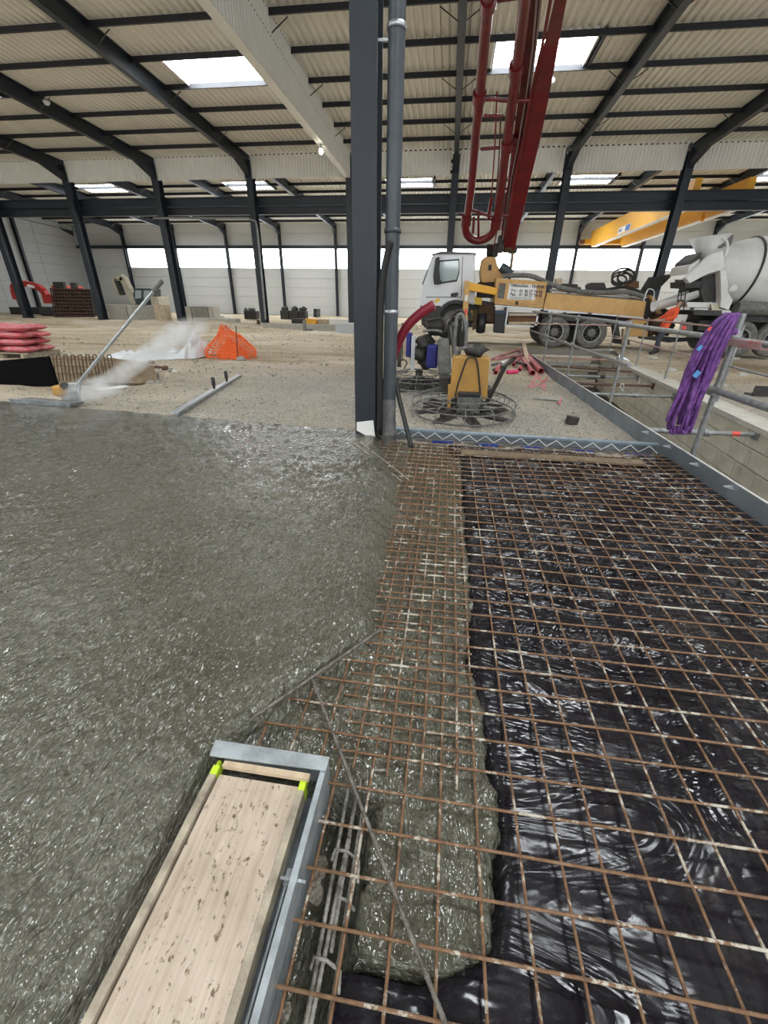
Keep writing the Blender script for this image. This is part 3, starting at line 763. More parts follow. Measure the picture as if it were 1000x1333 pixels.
# ================================================================ reinforcement meshes
SP = .129
def mesh_sheet(label, xa, xb, ya, yb_, x_ref, y_ref, z, seed, crook=.01):
    t = thing('reinforcement_mesh', label, 'rebar mesh', ((xa + xb) / 2, (ya + yb_) / 2, z))
    rnd = random.Random(seed); r = .0052
    def sag(x, y): return .012 * nz(x * .8, y * .8, seed, 1.3) + .022 * sst(2.0, 2.7, x) * (seed == 1)
    x = x_ref - SP * math.floor((x_ref - xa) / SP)
    while x < xb:
        k = rnd.uniform(-crook, crook); e0 = rnd.uniform(0, .04)
        pts = [V(x + k * s + .005 * nz(x * 9, s * 4, seed), lerp(ya - e0, yb_, s), z - .006 + sag(x, lerp(ya, yb_, s))) for s in [i / 14 for i in range(15)]]
        MB().tube(pts, r, 6).part('long_wire', 'mesh_wire', t); x += SP
    y = y_ref - SP * math.floor((y_ref - ya) / SP)
    while y < yb_:
        k = rnd.uniform(-crook, crook) * .6; e0 = rnd.uniform(-.02, .03)
        pts = [V(lerp(xa - e0, xb, s), y + k * s + .004 * nz(y * 9, s * 4, seed + 3), z + .003 + sag(lerp(xa, xb, s), y)) for s in [i / 10 for i in range(11)]]
        MB().tube(pts, r, 6).part('cross_wire', 'mesh_wire', t); y += SP
    return t
xr = atz(628, 1187, -.09).x; yr_ = atz(800, 1078, -.08).y
mesh_sheet('large rusty steel mesh spread over the black polythene', -.325, XFORM - .06, -.5, 5.28, xr, yr_, -.083, 1)
mesh_sheet('narrow rusty steel mesh overlapping the large one and half sunk in the concrete', -.95, .235, .96, 5.16, xr + .058, yr_ + .055, -.064, 2, .02)
def rebar(label, pts, r, m='rebar_grey', group=None, n=8):
    mb = MB(); mb.tube(pts, r, n)
    a, b = pts[0], pts[-1]; L_ = (b - a).length
    if r > .0055:                                       # ribs
        k = int(L_ / .018)
        for i in range(1, k):
            c = lerp(a, b, i / k); d = (b - a).normalized(); 
            mb.tube([c - d * .002, c + d * .002], r * 1.16, n, cap=False)
    return tag(mb.build('rebar', m), label, 'rebar', group)
rebar('long grey ribbed rebar lying slantwise across the mesh from wet concrete to polythene', [atz(405, 880, -.045), atz(581, 1336, -.058)], .0068)
rebar('thin grey rebar along the edge of the thick wet concrete', [atz(288, 962, -.02), atz(390, 893, -.01), atz(497, 819, -.035)], .007, 'rebar_grey')
for pts in ([(462, 577), (524, 627)], [(470, 576), (533, 625)], [(487, 609), (507, 628)]):
    rebar('thin pale rebar offcut sticking out of the concrete near the thick column', [atz(*pts[0], .012), atz(*pts[1], -.04)], .005, 'rebar_pale' if 'rebar_pale' in M else mat('rebar_pale', (.46, .41, .33), .7, 0, .5, 30), 'offcuts near the thick column')
t = thing('rebar_cage', 'grey ribbed rebar cage with stirrups in the gap beside the formwork box', 'rebar cage', (-.22, .5, -.15))
def ribbed(pts, r, name):
    mb = MB(); mb.tube(pts, r, 8)
    for a, b in zip(pts, pts[1:]):
        k = int((b - a).length / .016)
        for i in range(1, k):
            c = lerp(a, b, i / k); d = (b - a).normalized(); mb.tube([c - d * .002, c + d * .002], r * 1.2, 8, cap=False)
    mb.part(name, 'rebar_splash' if 'rebar_splash' in M else mat('rebar_splash', (.42, .40, .35), .6, .1, .7, 22, col2=(.10, .085, .07), bump=.4, bs=120), t)
zc = -.115
for a, b in (((455, 1018), (398, 1336)), ((465, 1034), (404, 1336)), ((471, 1060), (428, 1336)), ((463, 1040), (431, 1240))):
    ribbed([atz(*a, zc), atz(*b, zc - .02)], .0062, 'main_bar')
for a, b in (((427, 1000), (506, 1003)), ((429, 986), (480, 987))):
    ribbed([atz(*a, zc + .012), atz(*b, zc + .012)], .005, 'top_bar')
for pts in ([(432, 1120), (436, 1106), (452, 1108), (467, 1121), (466, 1150)], [(404, 1262), (409, 1246), (425, 1250), (443, 1265), (441, 1295)], [(440, 1168), (452, 1172), (462, 1186)], [(410, 1060), (424, 1064)], [(471, 1001), (468, 1030)]):
    ribbed([atz(x, y, zc + .015 - .006 * i) for i, (x, y) in enumerate(pts)], .0048, 'stirrup')
# ================================================================ joint rail (lattice screed form) and steel edge form
A, Bv = atz(514, 556, 0), atz(862, 578, 0); A.y = 5.52; Bv.y = 5.42; Bv.x = XFORM - .03
t = thing('joint_rail', 'blue-grey lattice joint rail standing across the end of the mesh', 'rail', lerp(A, Bv, .5) + V(0, 0, -.16))
def rl(name, m, dz, w, h, dy=0): mb = MB(); mb.bar(A + V(0, dy, dz), Bv + V(0, dy, dz), w, h); return mb.part(name, m, t, .003)
rl('top_rail', 'blue_alu', -.014, .075, .028); rl('back_plate', 'edge_steel', -.075, .012, .12, .03); rl('bottom_rail', 'dirty_grey', -.135, .06, .04)
n = 30; mb = MB(); zz = [lerp(A, Bv, i / n) + V(0, -.038, -.030 if i % 2 else -.112) for i in range(n + 1)]
mb.tube(zz, .0062, 6, smooth=False); mb.part('lattice_wire', 'white_paint', t)
mb = MB()
for px, w in ((583, 14), (645, 14), (705, 14), (770, 14), (838, 10)):
    c = lerp(A, Bv, (px - 514) / 348.0); pm_ = MB(); pm_.box(c + V(0, -.055, -.150), (.27, .02, .05)); pm_.part('foot_plate', 'blue_plate', t, .004)
t = thing('edge_form', 'long galvanised steel edge form along the pit', 'formwork', (XFORM, 6, -.16))
def ef(name, m, *a): mb = MB(); mb.bbox(*a); return mb.part(name, m, t)
ef('web', 'edge_steel' if 'edge_steel' in M else mat('edge_steel', (.26, .30, .33), .5, .35, .4, 1.6, col2=(.16, .185, .21), bump=.06, bs=20), XFORM, XFORM + .008, -1.5, 16.4, -.20, .073)
ef('top_flange', 'white_paint', XFORM - .004, XFORM + .014, -1.5, 16.4, .070, .078)
ef('return_end', 'edge_steel', XFORM - 1.0, XFORM, 16.38, 16.40, -.1, .073)
for i in range(5):
    y = 3.35 + i * .62
    mb = MB(); mb.prism([V(XFORM, y, .045), V(XFORM - .085, y - .012, .035), V(XFORM, y - .035, .012)], (0, .012, .004)); mb.part('anchor_tab', 'alu', t)
# timber strip and earth behind the polythene
a, b = atz(600, 590, -.1), atz(838, 604, -.1)
mb = MB(); mb.bar(a + V(0, 0, .01), V(b.x, b.y, -.09), .16, .03); tag(mb.build('board', 'earth_board', None, .004), 'weathered board lying under the mesh in front of the joint rail', 'board')
# ================================================================ guard rails round the pit
XG = 2.86
def coupler(mb, p, s=.055): mb.box(p, (s, s * 1.2, s))
posts = [(5.10, 1.46, .030), (7.95, 1.30, .026), (11.05, 1.33, .024), (13.95, 1.35, .024)]
gt = thing('guard_rail', 'grey scaffold tube guard rail along the edge form of the pit', 'guard rail', (XG, 8, -.16))
for y, zt, r in posts:
    MB().tube([V(XG + .05, y, -.16), V(XG + .05, y, zt)], r, 10).part('post', 'scaffold', gt)
    for z in (.70, 1.26):
        mb = MB(); coupler(mb, V(XG + .03, y, z), .085); mb.part('coupler', 'scaffold', gt, .008)
a = V(XG, 1.6, 1.20); b = V(XG, 5.3, 1.225)
MB().tube([V(XG - .02, 1.2, 1.19), V(XG - .02, 8.2, 1.245)], .030, 10).part('top_rail', 'scaffold', gt)
MB().tube([V(XG, 7.8, 1.262), V(XG, 16.8, 1.315)], .026, 10).part('top_rail', 'scaffold', gt)
MB().tube([V(XG - .02, 1.2, .72), V(XG - .02, 5.35, .725)], .034, 10).part('lower_rail', 'scaffold', gt)
MB().tube([V(XG, 7.4, .675), V(XG, 16.6, .71)], .026, 10).part('lower_rail', 'scaffold', gt)
mb = MB(); mb.box(V(XG, 4.95, 1.20), (.10, .9, .075)); mb.part('rail_sleeve', 'scaffold_red', gt, .01)
# short stub posts hanging from the lower rail over the pit
MB().tube([V(XG + .25, 3.1, .70), V(XG + .25, 3.1, .36)], .02, 8).part('stub', 'scaffold', gt)
gr = thing('guard_rail', 'thin red and white tube guard rail on the block wall side of the pit', 'guard rail', (5.2, 11, .02))
prev = None
for y in (8.3, 10.9, 13.2, 16.4):
    x = pit_right(y) + .2
    MB().tube([V(x, y, -.02), V(x, y, 1.26)], .020, 8).part('post', 'scaffold', gr)
    if prev:
        for z, m in ((1.20, 'scaffold_red'), (.62, 'scaffold_red')):
            MB().tube([prev + V(0, 0, z), V(x, y, z)], .018, 8).part('rail', m, gr)
    prev = V(x, y, 0)
MB().tube([V(pit_right(4.5) + .2, 4.5, .62), V(pit_right(8.3) + .2, 8.3, .62)], .018, 8).part('rail', 'scaffold', gr)
MB().tube([V(XG + .05, 16.1, .95), V(pit_right(16.1), 16.1, .95)], .018, 8).part('rail', 'scaffold_red', gr)
# ================================================================ props across the pit
pr = [(14.6, -.16, 'scaffold', .024, 'thin grey steel prop spanning the far end of the pit'),
      (14.1, -.17, 'prop_brown', .026, 'rusty brown steel prop spanning the pit below the thin grey one'),
      (12.1, -.15, 'scaffold', .030, 'grey steel prop with a black clamp spanning the pit'),
      (10.86, -.15, 'prop_brown', .032, 'dark rusty prop with tied rope spanning the pit'),
      (9.55, -.15, 'scaffold', .034, 'greenish grey square prop spanning the middle of the pit'),
      (6.48, -.10, 'scaffold', .042, 'thick grey prop with an orange sleeve spanning the near part of the pit')]
for i, (y, z, m, r, lab) in enumerate(pr):
    xa, xb = XFORM + .16, pit_right(y - .07) - .014
    t = thing('pit_prop', lab, 'prop', ((xa + xb) / 2, y, z))
    MB().tube([V(xa, y, z), V(lerp(xa, xb, .58), y + .02, z)], r, 10).part('outer_tube', m, t)
    MB().tube([V(lerp(xa, xb, .5), y + .02, z), V(xb, y + .03, z)], r * .8, 10).part('inner_tube', m, t)
    for x in (xa, xb):
        mb = MB(); mb.box(V(x, y + .015, z), (.012, .13, .13)); mb.part('end_plate', m, t)
    mb = MB(); mb.tube([V(lerp(xa, xb, .56), y + .02, z), V(lerp(xa, xb, .62), y + .02, z)], r * 1.35, 10)
    mb.tube([V(lerp(xa, xb, .59), y - .07, z), V(lerp(xa, xb, .59), y + .11, z)], .010, 6); mb.part('collar', 'black_plastic' if 'clamp' in lab else m, t)
    if 'rope' in lab: MB().tube(smooth_path([V(lerp(xa, xb, .62), y, z - .04), V(lerp(xa, xb, .66), y - .03, z + .04), V(lerp(xa, xb, .68), y, z - .13), V(lerp(xa, xb, .64), y, z - .04)]), .009, 6).part('rope', 'paper_white', t)
    if 'orange' in lab: MB().tube([V(lerp(xa, xb, .80), y + .025, z), V(lerp(xa, xb, .87), y + .028, z)], r * .84, 10).part('sleeve', 'red_tag', t)
for y0, z0, y1, z1_, lab in ((13.6, -.14, 12.4, -.10, 'slanting rusty tube laid across two pit props'), (15.6, -.10, 15.2, -.1, 'red tube lying near the end wall of the pit')):
    mb = MB(); mb.tube([V(XFORM + .5, y0, z0 + .04), V(pit_right(y1) - .1, y1, z1_ + .06)], .024, 8); tag(mb.build('scaffold_tube', 'prop_brown' if 'rusty' in lab else 'scaffold_red'), lab, 'tube')
for i in range(3):
    mb = MB(); mb.bar(V(XFORM + .3, 15.9 + .18 * i, -.12), V(pit_right(15.9) - .3, 15.9 + .14 * i, -.12), .09, .05)
    tag(mb.build('board', ['wood', 'scaffold_red', 'wood_grey'][i]), ['pale board lying by the end wall of the pit', 'reddish board lying by the end wall of the pit', 'grey weathered board against the end wall of the pit'][i], 'board')
# ================================================================ purple slings over the rail
t = thing('lifting_sling', 'bundle of purple textile lifting slings hung over the guard rail', 'sling', (XG, 4.95, .3))
rnd = random.Random(5)
ytop = 4.95
TOP = [(931, 410), (958, 402)]; 
SLT = [(0, 946, 962, 407), (.10, 923, 956, 424), (.28, 905, 943, 453), (.50, 889, 929, 487), (.72, 879, 914, 520), (.88, 869, 904, 546), (1.0, 869, 896, 566)]
def sl(u, v, dy):      # u across the bundle 0..1, v down it 0..1
    for (a, l0, r0, y0), (b, l1, r1, y1) in zip(SLT, SLT[1:]):
        if v <= b:
            s_ = (v - a) / (b - a); return aty(lerp(lerp(l0, l1, s_), lerp(r0, r1, s_), u), lerp(y0, y1, s_), ytop + dy)
    return aty(lerp(869, 896, u), 566, ytop + dy)
for i in range(17):
    u = (i + .3 + .4 * rnd.random()) / 17; k = rnd.uniform(-.05, .05); ln = rnd.uniform(.80, 1.0)
    if i in (11, 12): ln = .92
    c = []
    for j in range(15):
        v = j / 14 * ln
        uu = u + k * math.sin(v * 5 + i) + (.16 * math.sin(v * 3.1 + i * 1.7)) * sst(.3, .9, v)
        c.append(sl(uu, v, -.05 + .09 * math.sin(i * 2.1 + v * 2.5)))
    mb = MB(); w = rnd.uniform(.009, .016)
    rows = []
    tw = rnd.uniform(-.6, .6)
    for j, p in enumerate(c):
        a_ = tw + .5 * math.sin(j * .5 + i)
        d = V(math.cos(a_), math.sin(a_), 0) * w
        rows.append((p - d, p + d))
    vs = []; fs = []
    th = V(.004, -.012, 0)
    for a_, b_ in rows: vs += [a_ - th, b_ - th, b_ + th, a_ + th]
    for j in range(len(rows) - 1):
        for q in range(4): fs.append((j * 4 + q, j * 4 + (q + 1) % 4, (j + 1) * 4 + (q + 1) % 4, (j + 1) * 4 + q))
    fs += [(0, 1, 2, 3), tuple(len(vs) - 4 + q for q in range(4))]
    mb.add(vs, fs, True); mb.part('strap', 'purple', t)
for i in range(4):   # loops over the rail and at the bottom
    u = .15 + .2 * i
    p0 = sl(u, 0, -.04); mb = MB()
    mb.tube(smooth_path([p0 + V(0, -.02, -.02), V(p0.x, 4.93, 1.29), V(p0.x + .06, 5.0, 1.31), V(p0.x + .14, 5.06, 1.29), V(p0.x + .16, 5.1, 1.2)]), [.028] * 17, 6); mb.part('loop', 'purple', t)
    q0 = sl(u * .8, .93, -.05); q1 = sl(u * .8 + .32, .93, -.03); mb = MB()
    mb.tube(smooth_path([q0, lerp(q0, q1, .25) + V(0, -.02, -.07), lerp(q0, q1, .75) + V(0, 0, -.07), q1]), .016, 6); mb.part('loop', 'purple', t)
for (px, py), m, s in (((911, 453), 'sky_blue', (.035, .05)), ((907, 487), 'sky_blue', (.05, .065)), ((924, 428), 'red_tag', (.022, .04))):
    c = aty(px, py, ytop - .16); mb = MB(); mb.box(c, (s[0], .012, s[1]), Matrix.Rotation(.5, 3, 'Y')); mb.part('tag', m, t)
# ================================================================ drain pipes, offcuts, hoses on the gravel
def pipe(a, b, r, m, lab, cat='pipe', group=None, socket=False):
    a = Vector(a); b = Vector(b); ax = b - a; L_ = ax.length
    prof = [(0, r * .88), (0, r), (L_, r), (L_, r * .88), (0, r * .88)]
    if socket: prof = [(0, r * 1.0), (0, r * 1.15), (.12, r * 1.15), (.14, r), (L_, r), (L_, r * .88), (0, r * .9)]
    mb = MB(); mb.lathe(a, ax, prof, 18); return tag(mb.build('drain_pipe', m), lab, cat, group)
def gz(x, y): return soil_z(x, y)
def on(px, py, dz=0.0):
    z = -.1
    for _ in range(12):
        p = atz(px, py, z); p.y = min(p.y, 16); z = .5 * z + .5 * gz(min(p.x, XFORM - .05), p.y)
    return V(min(p.x, XFORM - .12), p.y, gz(p.x, p.y) + dz)
pipe(on(704, 487, .075), on(691, 466, .085), .07, 'pvc_red', 'long red plastic drain pipe with open end lying nearest the edge form', socket=True)
pipe(on(693, 489, .07), on(681, 470, .08), .065, 'pvc_red', 'red drain pipe with socket lying between the long pipe and the heap', socket=True)
pipe(on(676, 484, .05), on(681, 474, .06), .05, 'pvc_red', 'short red drain pipe bend in the heap of pipe offcuts')
pipe(on(660, 487, .05), on(674, 486, .05), .05, 'pvc_pink', 'bright pink pipe offcut lying in front of the red pipe heap')
pipe(on(668, 478, .07), on(676, 470, .08), .05, 'pvc_red', 'red pipe offcut with dark mouth on top of the heap')
pipe(on(645, 488, .06), on(650, 478, .06), .055, 'pvc_red', 'stubby red pipe offcut beside the ochre trowel tank')
pipe(on(652, 476, .06), on(660, 472, .06), .045, 'paper_white', 'white pipe offcut in the heap of red pipes')
pipe(on(684, 482, .13), on(672, 477, .12), .04, 'dirty_black', 'dark pipe bend lying on the red pipe heap')
mb = MB(); mb.bar(on(687, 476, .10), on(697, 455, .22), .12, .03); tag(mb.build('board', 'wood'), 'pale wooden board leaning over the red pipes', 'board')
rnd = random.Random(3)
for i, (px, py) in enumerate(((700, 495), (706, 499), (694, 500), (703, 503), (710, 496), (698, 492), (690, 505), (727, 527), (706, 507))):
    c = on(px, py, .018); mb = MB(); a_ = rnd.random() * 3
    d = V(math.cos(a_), math.sin(a_), 0) * rnd.uniform(.06, .16)
    mb.tube(smooth_path([c - d, c + V(0, 0, .03), c + d * .8 + V(.02, .02, .0)]), .012, 5)
    mb.tube([c, c + V(d.y, -d.x, .2) * .6], .011, 5)
    tag(mb.build('plastic_shred', 'pink_shred'), 'pink plastic shred on the gravel in front of the red pipes', 'scrap', 'pink plastic shreds')
hose('supply_hose', [on(640, 470, .05), on(660, 462, .05), on(676, 458, .06), on(680, 464, .06), on(662, 470, .13), on(645, 474, .14)], .045, 'hose_pink' if 'hose_pink' in M else mat('hose_pink', (.50, .23, .22), .6, 0, .4, 5), 'faded pink hose looped on the ground behind the ochre tank', open_end=False)
hose('supply_hose', [on(640, 477, .04), on(660, 472, .04), on(676, 462, .05), on(688, 452, .04)], .035, 'dirty_grey', 'grey hose lying under the faded pink hose', open_end=False)
hose('supply_hose', [on(642, 483, .03), on(656, 478, .03), on(668, 471, .04), on(672, 466, .03)], .03, 'dirty_black', 'dark hose lying in front of the grey hose', open_end=False)
c = on(744, 552, .06); mb = MB(); mb.rbox(c, (.17, .11, .12), .012, Matrix.Rotation(.2, 3, 'Z') @ Matrix.Rotation(.15, 3, 'Y')); tag(mb.build('brick', 'dirty_black'), 'dark grey brick standing alone on the gravel near the joint rail', 'brick')
c = on(716, 521, .015); mb = MB(); mb.prism([c + V(-.35, -.05, 0), c + V(.2, -.1, 0), c + V(.12, .12, .02), c + V(-.2, .16, .01)], (0, 0, .02)); tag(mb.build('slab_fragment', 'stone'), 'flat grey slab fragment lying on the gravel by the edge form', 'stone')
# ================================================================ power trowels
def trowel_ring(t, c, rx, ry, rot=0.0, n=36):
    def P(r_, a, z): 
        x = rx * r_ * math.cos(a); y = ry * r_ * math.sin(a)
        return c + V(x * math.cos(rot) - y * math.sin(rot), x * math.sin(rot) + y * math.cos(rot), z)
    for r_, z, rad in ((1.0, .06, .014), (1.0, .20, .010), (.86, .26, .010), (.66, .30, .010)):
        MB().tube([P(r_, 2 * math.pi * i / n, z) for i in range(n)], rad, 6, closed=True).part('guard_ring', 'dirty_grey', t)
    for i in range(12):
        a = 2 * math.pi * i / 12
        MB().tube([P(1, a, .06), P(1, a, .20), P(.86, a, .26), P(.66, a, .30), P(.35, a, .32)], .008, 5).part('guard_bar', 'dirty_grey', t)
    for i in range(8):
        a = 2 * math.pi * (i + .3) / 8
        u = P(.2, a, .05); v = P(.92, a, .035)
        mb = MB(); mb.bar(u, v, .17, .012); mb.part('blade', 'dirty_black', t)
        mb = MB(); mb.bar(P(.05, a, .16), P(.8, a, .10), .04, .04); mb.part('spider_arm', 'dirty_black', t)
    MB().lathe(c, (0, 0, 1), [(.08, .13), (.22, .13), (.24, .08), (.34, .08)], 14).part('gearbox', 'dirty_black', t)
Yt = 6.62
c0 = on(602, 537); 
t = thing('power_trowel', 'ride-on power trowel with ochre tank box and round wire guard behind the joint rail', 'power trowel', c0)
trowel_ring(t, c0, .86, 1.12)
def at(px, py, y): return aty(px, py, y)
Yb = c0.y - .10
def pbox(name, m, pa, pb, y, d, bevel=.012, pr=t):     # box whose front face fills a pixel rectangle at depth y
    a = aty(pa[0], pa[1], y); b = aty(pb[0], pb[1], y)
    mb = MB(); mb.bbox(a.x, b.x, y, y + d, min(a.z, b.z), max(a.z, b.z)); return mb.part(name, m, pr, bevel)
a_, b_, c_, d_ = aty(590, 464, Yb), aty(638, 466, Yb), aty(634, 520, Yb), aty(585, 519, Yb)
mat('ochre', (.56, .30, .06), .55, 0, .35, 5, col2=(.42, .23, .06))
mb = MB(); mb.prism([a_, b_, c_, d_], (0, .34, 0)); mb.part('tank', 'ochre', t, .015)
pbox('battery', 'dirty_grey', (596, 514), (624, 541), Yb - .12, .18)
pbox('battery_lid', 'black_plastic', (597, 511), (625, 518), Yb - .13, .19)
for pts in ([(592, 536), (594, 510), (605, 475), (610, 466), (618, 466), (622, 476), (626, 520), (627, 545)],):
    MB().tube(smooth_path([aty(x, y, Yb - .05) for x, y in pts]), .014, 8).part('tube_frame', 'dirty_black', t)
MB().tube([aty(590, 523, Yb - .08), aty(590, 558, Yb - .2)], .014, 6).part('frame_leg', 'dirty_black', t)
MB().tube([aty(628, 523, Yb - .08), aty(628, 558, Yb - .2)], .014, 6).part('frame_leg', 'dirty_black', t)
mb = MB(); mb.bar(aty(634, 524, Yb - .05), aty(658, 476, Yb - .25), .07, .035); mb.part('pedal_arm', 'dirty_black', t)
mb = MB(); mb.blob(aty(620, 457, Yb + .1), .17, .14, .10, bump=.5, seed=2); mb.part('hydraulic_valve', 'dirty_black', t)
MB().tube(smooth_path([aty(594, 464, Yb + .1), aty(598, 455, Yb + .1), aty(610, 453, Yb + .1), aty(622, 455, Yb + .1)]), .028, 8).part('hydraulic_hose', 'dirty_grey', t)
pbox('seat_base', 'dirty_black', (572, 492), (592, 505), Yb + .2, .4)
pbox('frame', 'dirty_black', (576, 505), (640, 516), Yb + .1, .5)
mb = MB(); mb.bar(aty(584, 540, Yb), aty(586, 500, Yb), .02, .06); mb.part('side_plate', 'ochre', t)
# the second machine, further back
Y2 = 8.9
c1 = V(aty(545, 488, Y2 + .4).x, Y2 + .55, gz(0, Y2 + .5))
t2 = thing('power_trowel', 'dirty ride-on power trowel with blue tanks and black seat behind the downpipe', 'power trowel', c1)
trowel_ring(t2, c1, .70, .85)
def p2(name, m, pa, pb, y, d, bevel=.02): return pbox(name, m, pa, pb, y, d, bevel, t2)
mb = MB(); mb.prism([aty(x, y, Y2 - .3) for x, y in ((571, 441), (585, 441), (588, 485), (584, 489), (571, 486), (569, 470))], (0, .3, 0)); mb.part('tank', 'dirty_grey', t2, .03)
p2('blue_tank', 'blue_tank', (556, 449), (569, 480), Y2 - .1, .3, .04); p2('blue_tank', 'blue_tank', (529, 433), (535, 465), Y2 + .1, .25, .03)
p2('upright', 'alu', (536, 437), (539, 482), Y2, .05, .005); p2('upright', 'dirty_black', (518, 440), (522, 478), Y2 + .1, .05, .005)
for (x, y), r, s in (((553, 447), .20, 1), ((547, 460), .22, 2), ((565, 430), .14, 3), ((556, 470), .18, 4), ((578, 432), .15, 5)):
    mb = MB(); mb.blob(aty(x, y, Y2 + .25), r, r * .9, r * .8, bump=.6, seed=s); mb.part('engine_block', 'dirty_black', t2)
mb = MB(); mb.rbox(aty(567, 423, Y2 + .15), (.38, .3, .16), .06); mb.part('seat', 'dirty_black', t2)
MB().tube(smooth_path([aty(556, 417, Y2), aty(575, 415, Y2), aty(580, 425, Y2)]), .03, 8).part('backrest_bar', 'dirty_black', t2)
MB().tube(smooth_path([aty(551, 431, Y2), aty(565, 430, Y2), aty(576, 432, Y2)]), .025, 8).part('handle_bar', 'dirty_grey', t2)
for k, pts in enumerate(([(593, 466), (592, 445), (594, 420), (597, 410), (603, 412), (607, 430), (606, 452)], [(585, 420), (592, 408), (600, 404), (604, 412), (606, 440)], [(587, 425), (589, 440), (590, 465)], [(598, 470), (599, 440), (600, 415)])):
    MB().tube(smooth_path([aty(x, y, Y2 - .35 + .05 * k) for x, y in pts]), .034 - .004 * k, 8).part('rubber_hose', 'dirty_grey' if k % 2 == 0 else 'dirty_black', t2)
for x, y, w, h in ((590, 436, .2, .35), (600, 440, .16, .3)):
    mb = MB(); mb.rbox(aty(x, y, Y2 - .05), (w, .25, h), .04); mb.part('engine_cover', 'dirty_black', t2)
MB().tube([aty(524, 420, Y2 + .1), aty(524, 470, Y2 + .1)], .012, 6).part('control_lever', 'dirty_black', t2)
MB().tube(smooth_path([aty(517, 475, Y2), aty(524, 468, Y2), aty(530, 472, Y2), aty(526, 480, Y2)]), .012, 6).part('cable', 'black_rubber', t2)
# ================================================================ concrete pump truck
YP = 17.0; WD = 2.35; GP = .13
def P(px, py, y=YP): return aty(px, py, y)
pt_ = thing('concrete_pump_truck', 'concrete pump truck with white cab, yellow deck and dark red boom beside the pit', 'truck', (2.5, YP + 1.2, GP))
def poly(name, m, pts, d, y=YP, par=pt_, bevel=.0):
    mb = MB(); mb.prism([P(x, q, y) for x, q in pts], (0, d, 0)); return mb.part(name, m, par, bevel)
cabp = poly('cab', 'cab_white', [(563, 333), (568, 330.5), (619, 330.5), (618, 397), (612, 396), (604, 393), (594, 391), (583, 394), (576, 402), (573, 409), (547, 409), (546, 398), (549, 371)], WD, bevel=.05)
def sub(name, m, pts, d, y, par): 
    o = poly(name, m, pts, d, y, pt_); 
    return o
poly('side_window', 'glass_cab' if 'glass_cab' in M else mat('glass_cab', (.38, .46, .47), .06, spec=.9), [(573, 341), (597, 339), (597.5, 352), (594, 364), (575, 367), (570, 367)], .02, YP - .012)
poly('window_seal', 'black_plastic', [(571, 339), (598, 337), (598.5, 354), (595, 366.5), (574, 369.5), (566, 370)], .02, YP - .006)
poly('mirror', 'black_plastic', [(567, 336), (572, 334), (572, 350), (573, 364), (576, 367), (573, 370), (565, 370), (564, 360)], .16, YP - .18, bevel=.02)
mb = MB(); mb.prism([P(563, 334, YP), P(550, 370, YP), P(551.5, 371, YP), P(564.5, 335, YP)], (0, WD, 0)); 
mb.v = [(x - .015, y, z) for x, y, z in mb.v]; mb.part('windscreen', 'glass', pt_)
mb = MB(); mb.prism([P(562, 331), P(575, 327), P(621, 329), P(620, 331)], (0, WD, 0)); mb.part('sun_visor', 'dirty_grey', pt_, .01)
poly('door_seam', 'dirty_black', [(602, 334), (602.8, 334), (601, 385), (600.2, 385)], .01, YP - .004); poly('door_seam', 'dirty_black', [(555, 386.4), (601, 386.4), (601, 387.4), (555, 387.4)], .01, YP - .004)
poly('door_handle', 'black_plastic', [(587, 382), (596, 380.5), (597, 384), (594, 386), (587, 386)], .03, YP - .03)
poly('emblem', 'yellow', [(566, 391), (571, 387.5), (573, 391), (568, 395)], .008, YP - .006); poly('emblem', 'red_tag', [(561, 391.6), (566, 391.4), (566, 392.4), (561, 392.6)], .008, YP - .006)
poly('engine_tunnel', 'mixer_dark', [(551, 396), (615, 392), (615, 426), (552, 426)], 1.9, YP + .25)
poly('bumper', 'mixer_dark', [(547, 398), (574, 398), (572, 422), (549, 424)], WD + .04, YP - .03, bevel=.03)
for q in (403, 410, 417): poly('bumper_step', 'dirty_black', [(549, q), (573, q), (573, q + 2.6), (549, q + 2.6)], .08, YP - .07)
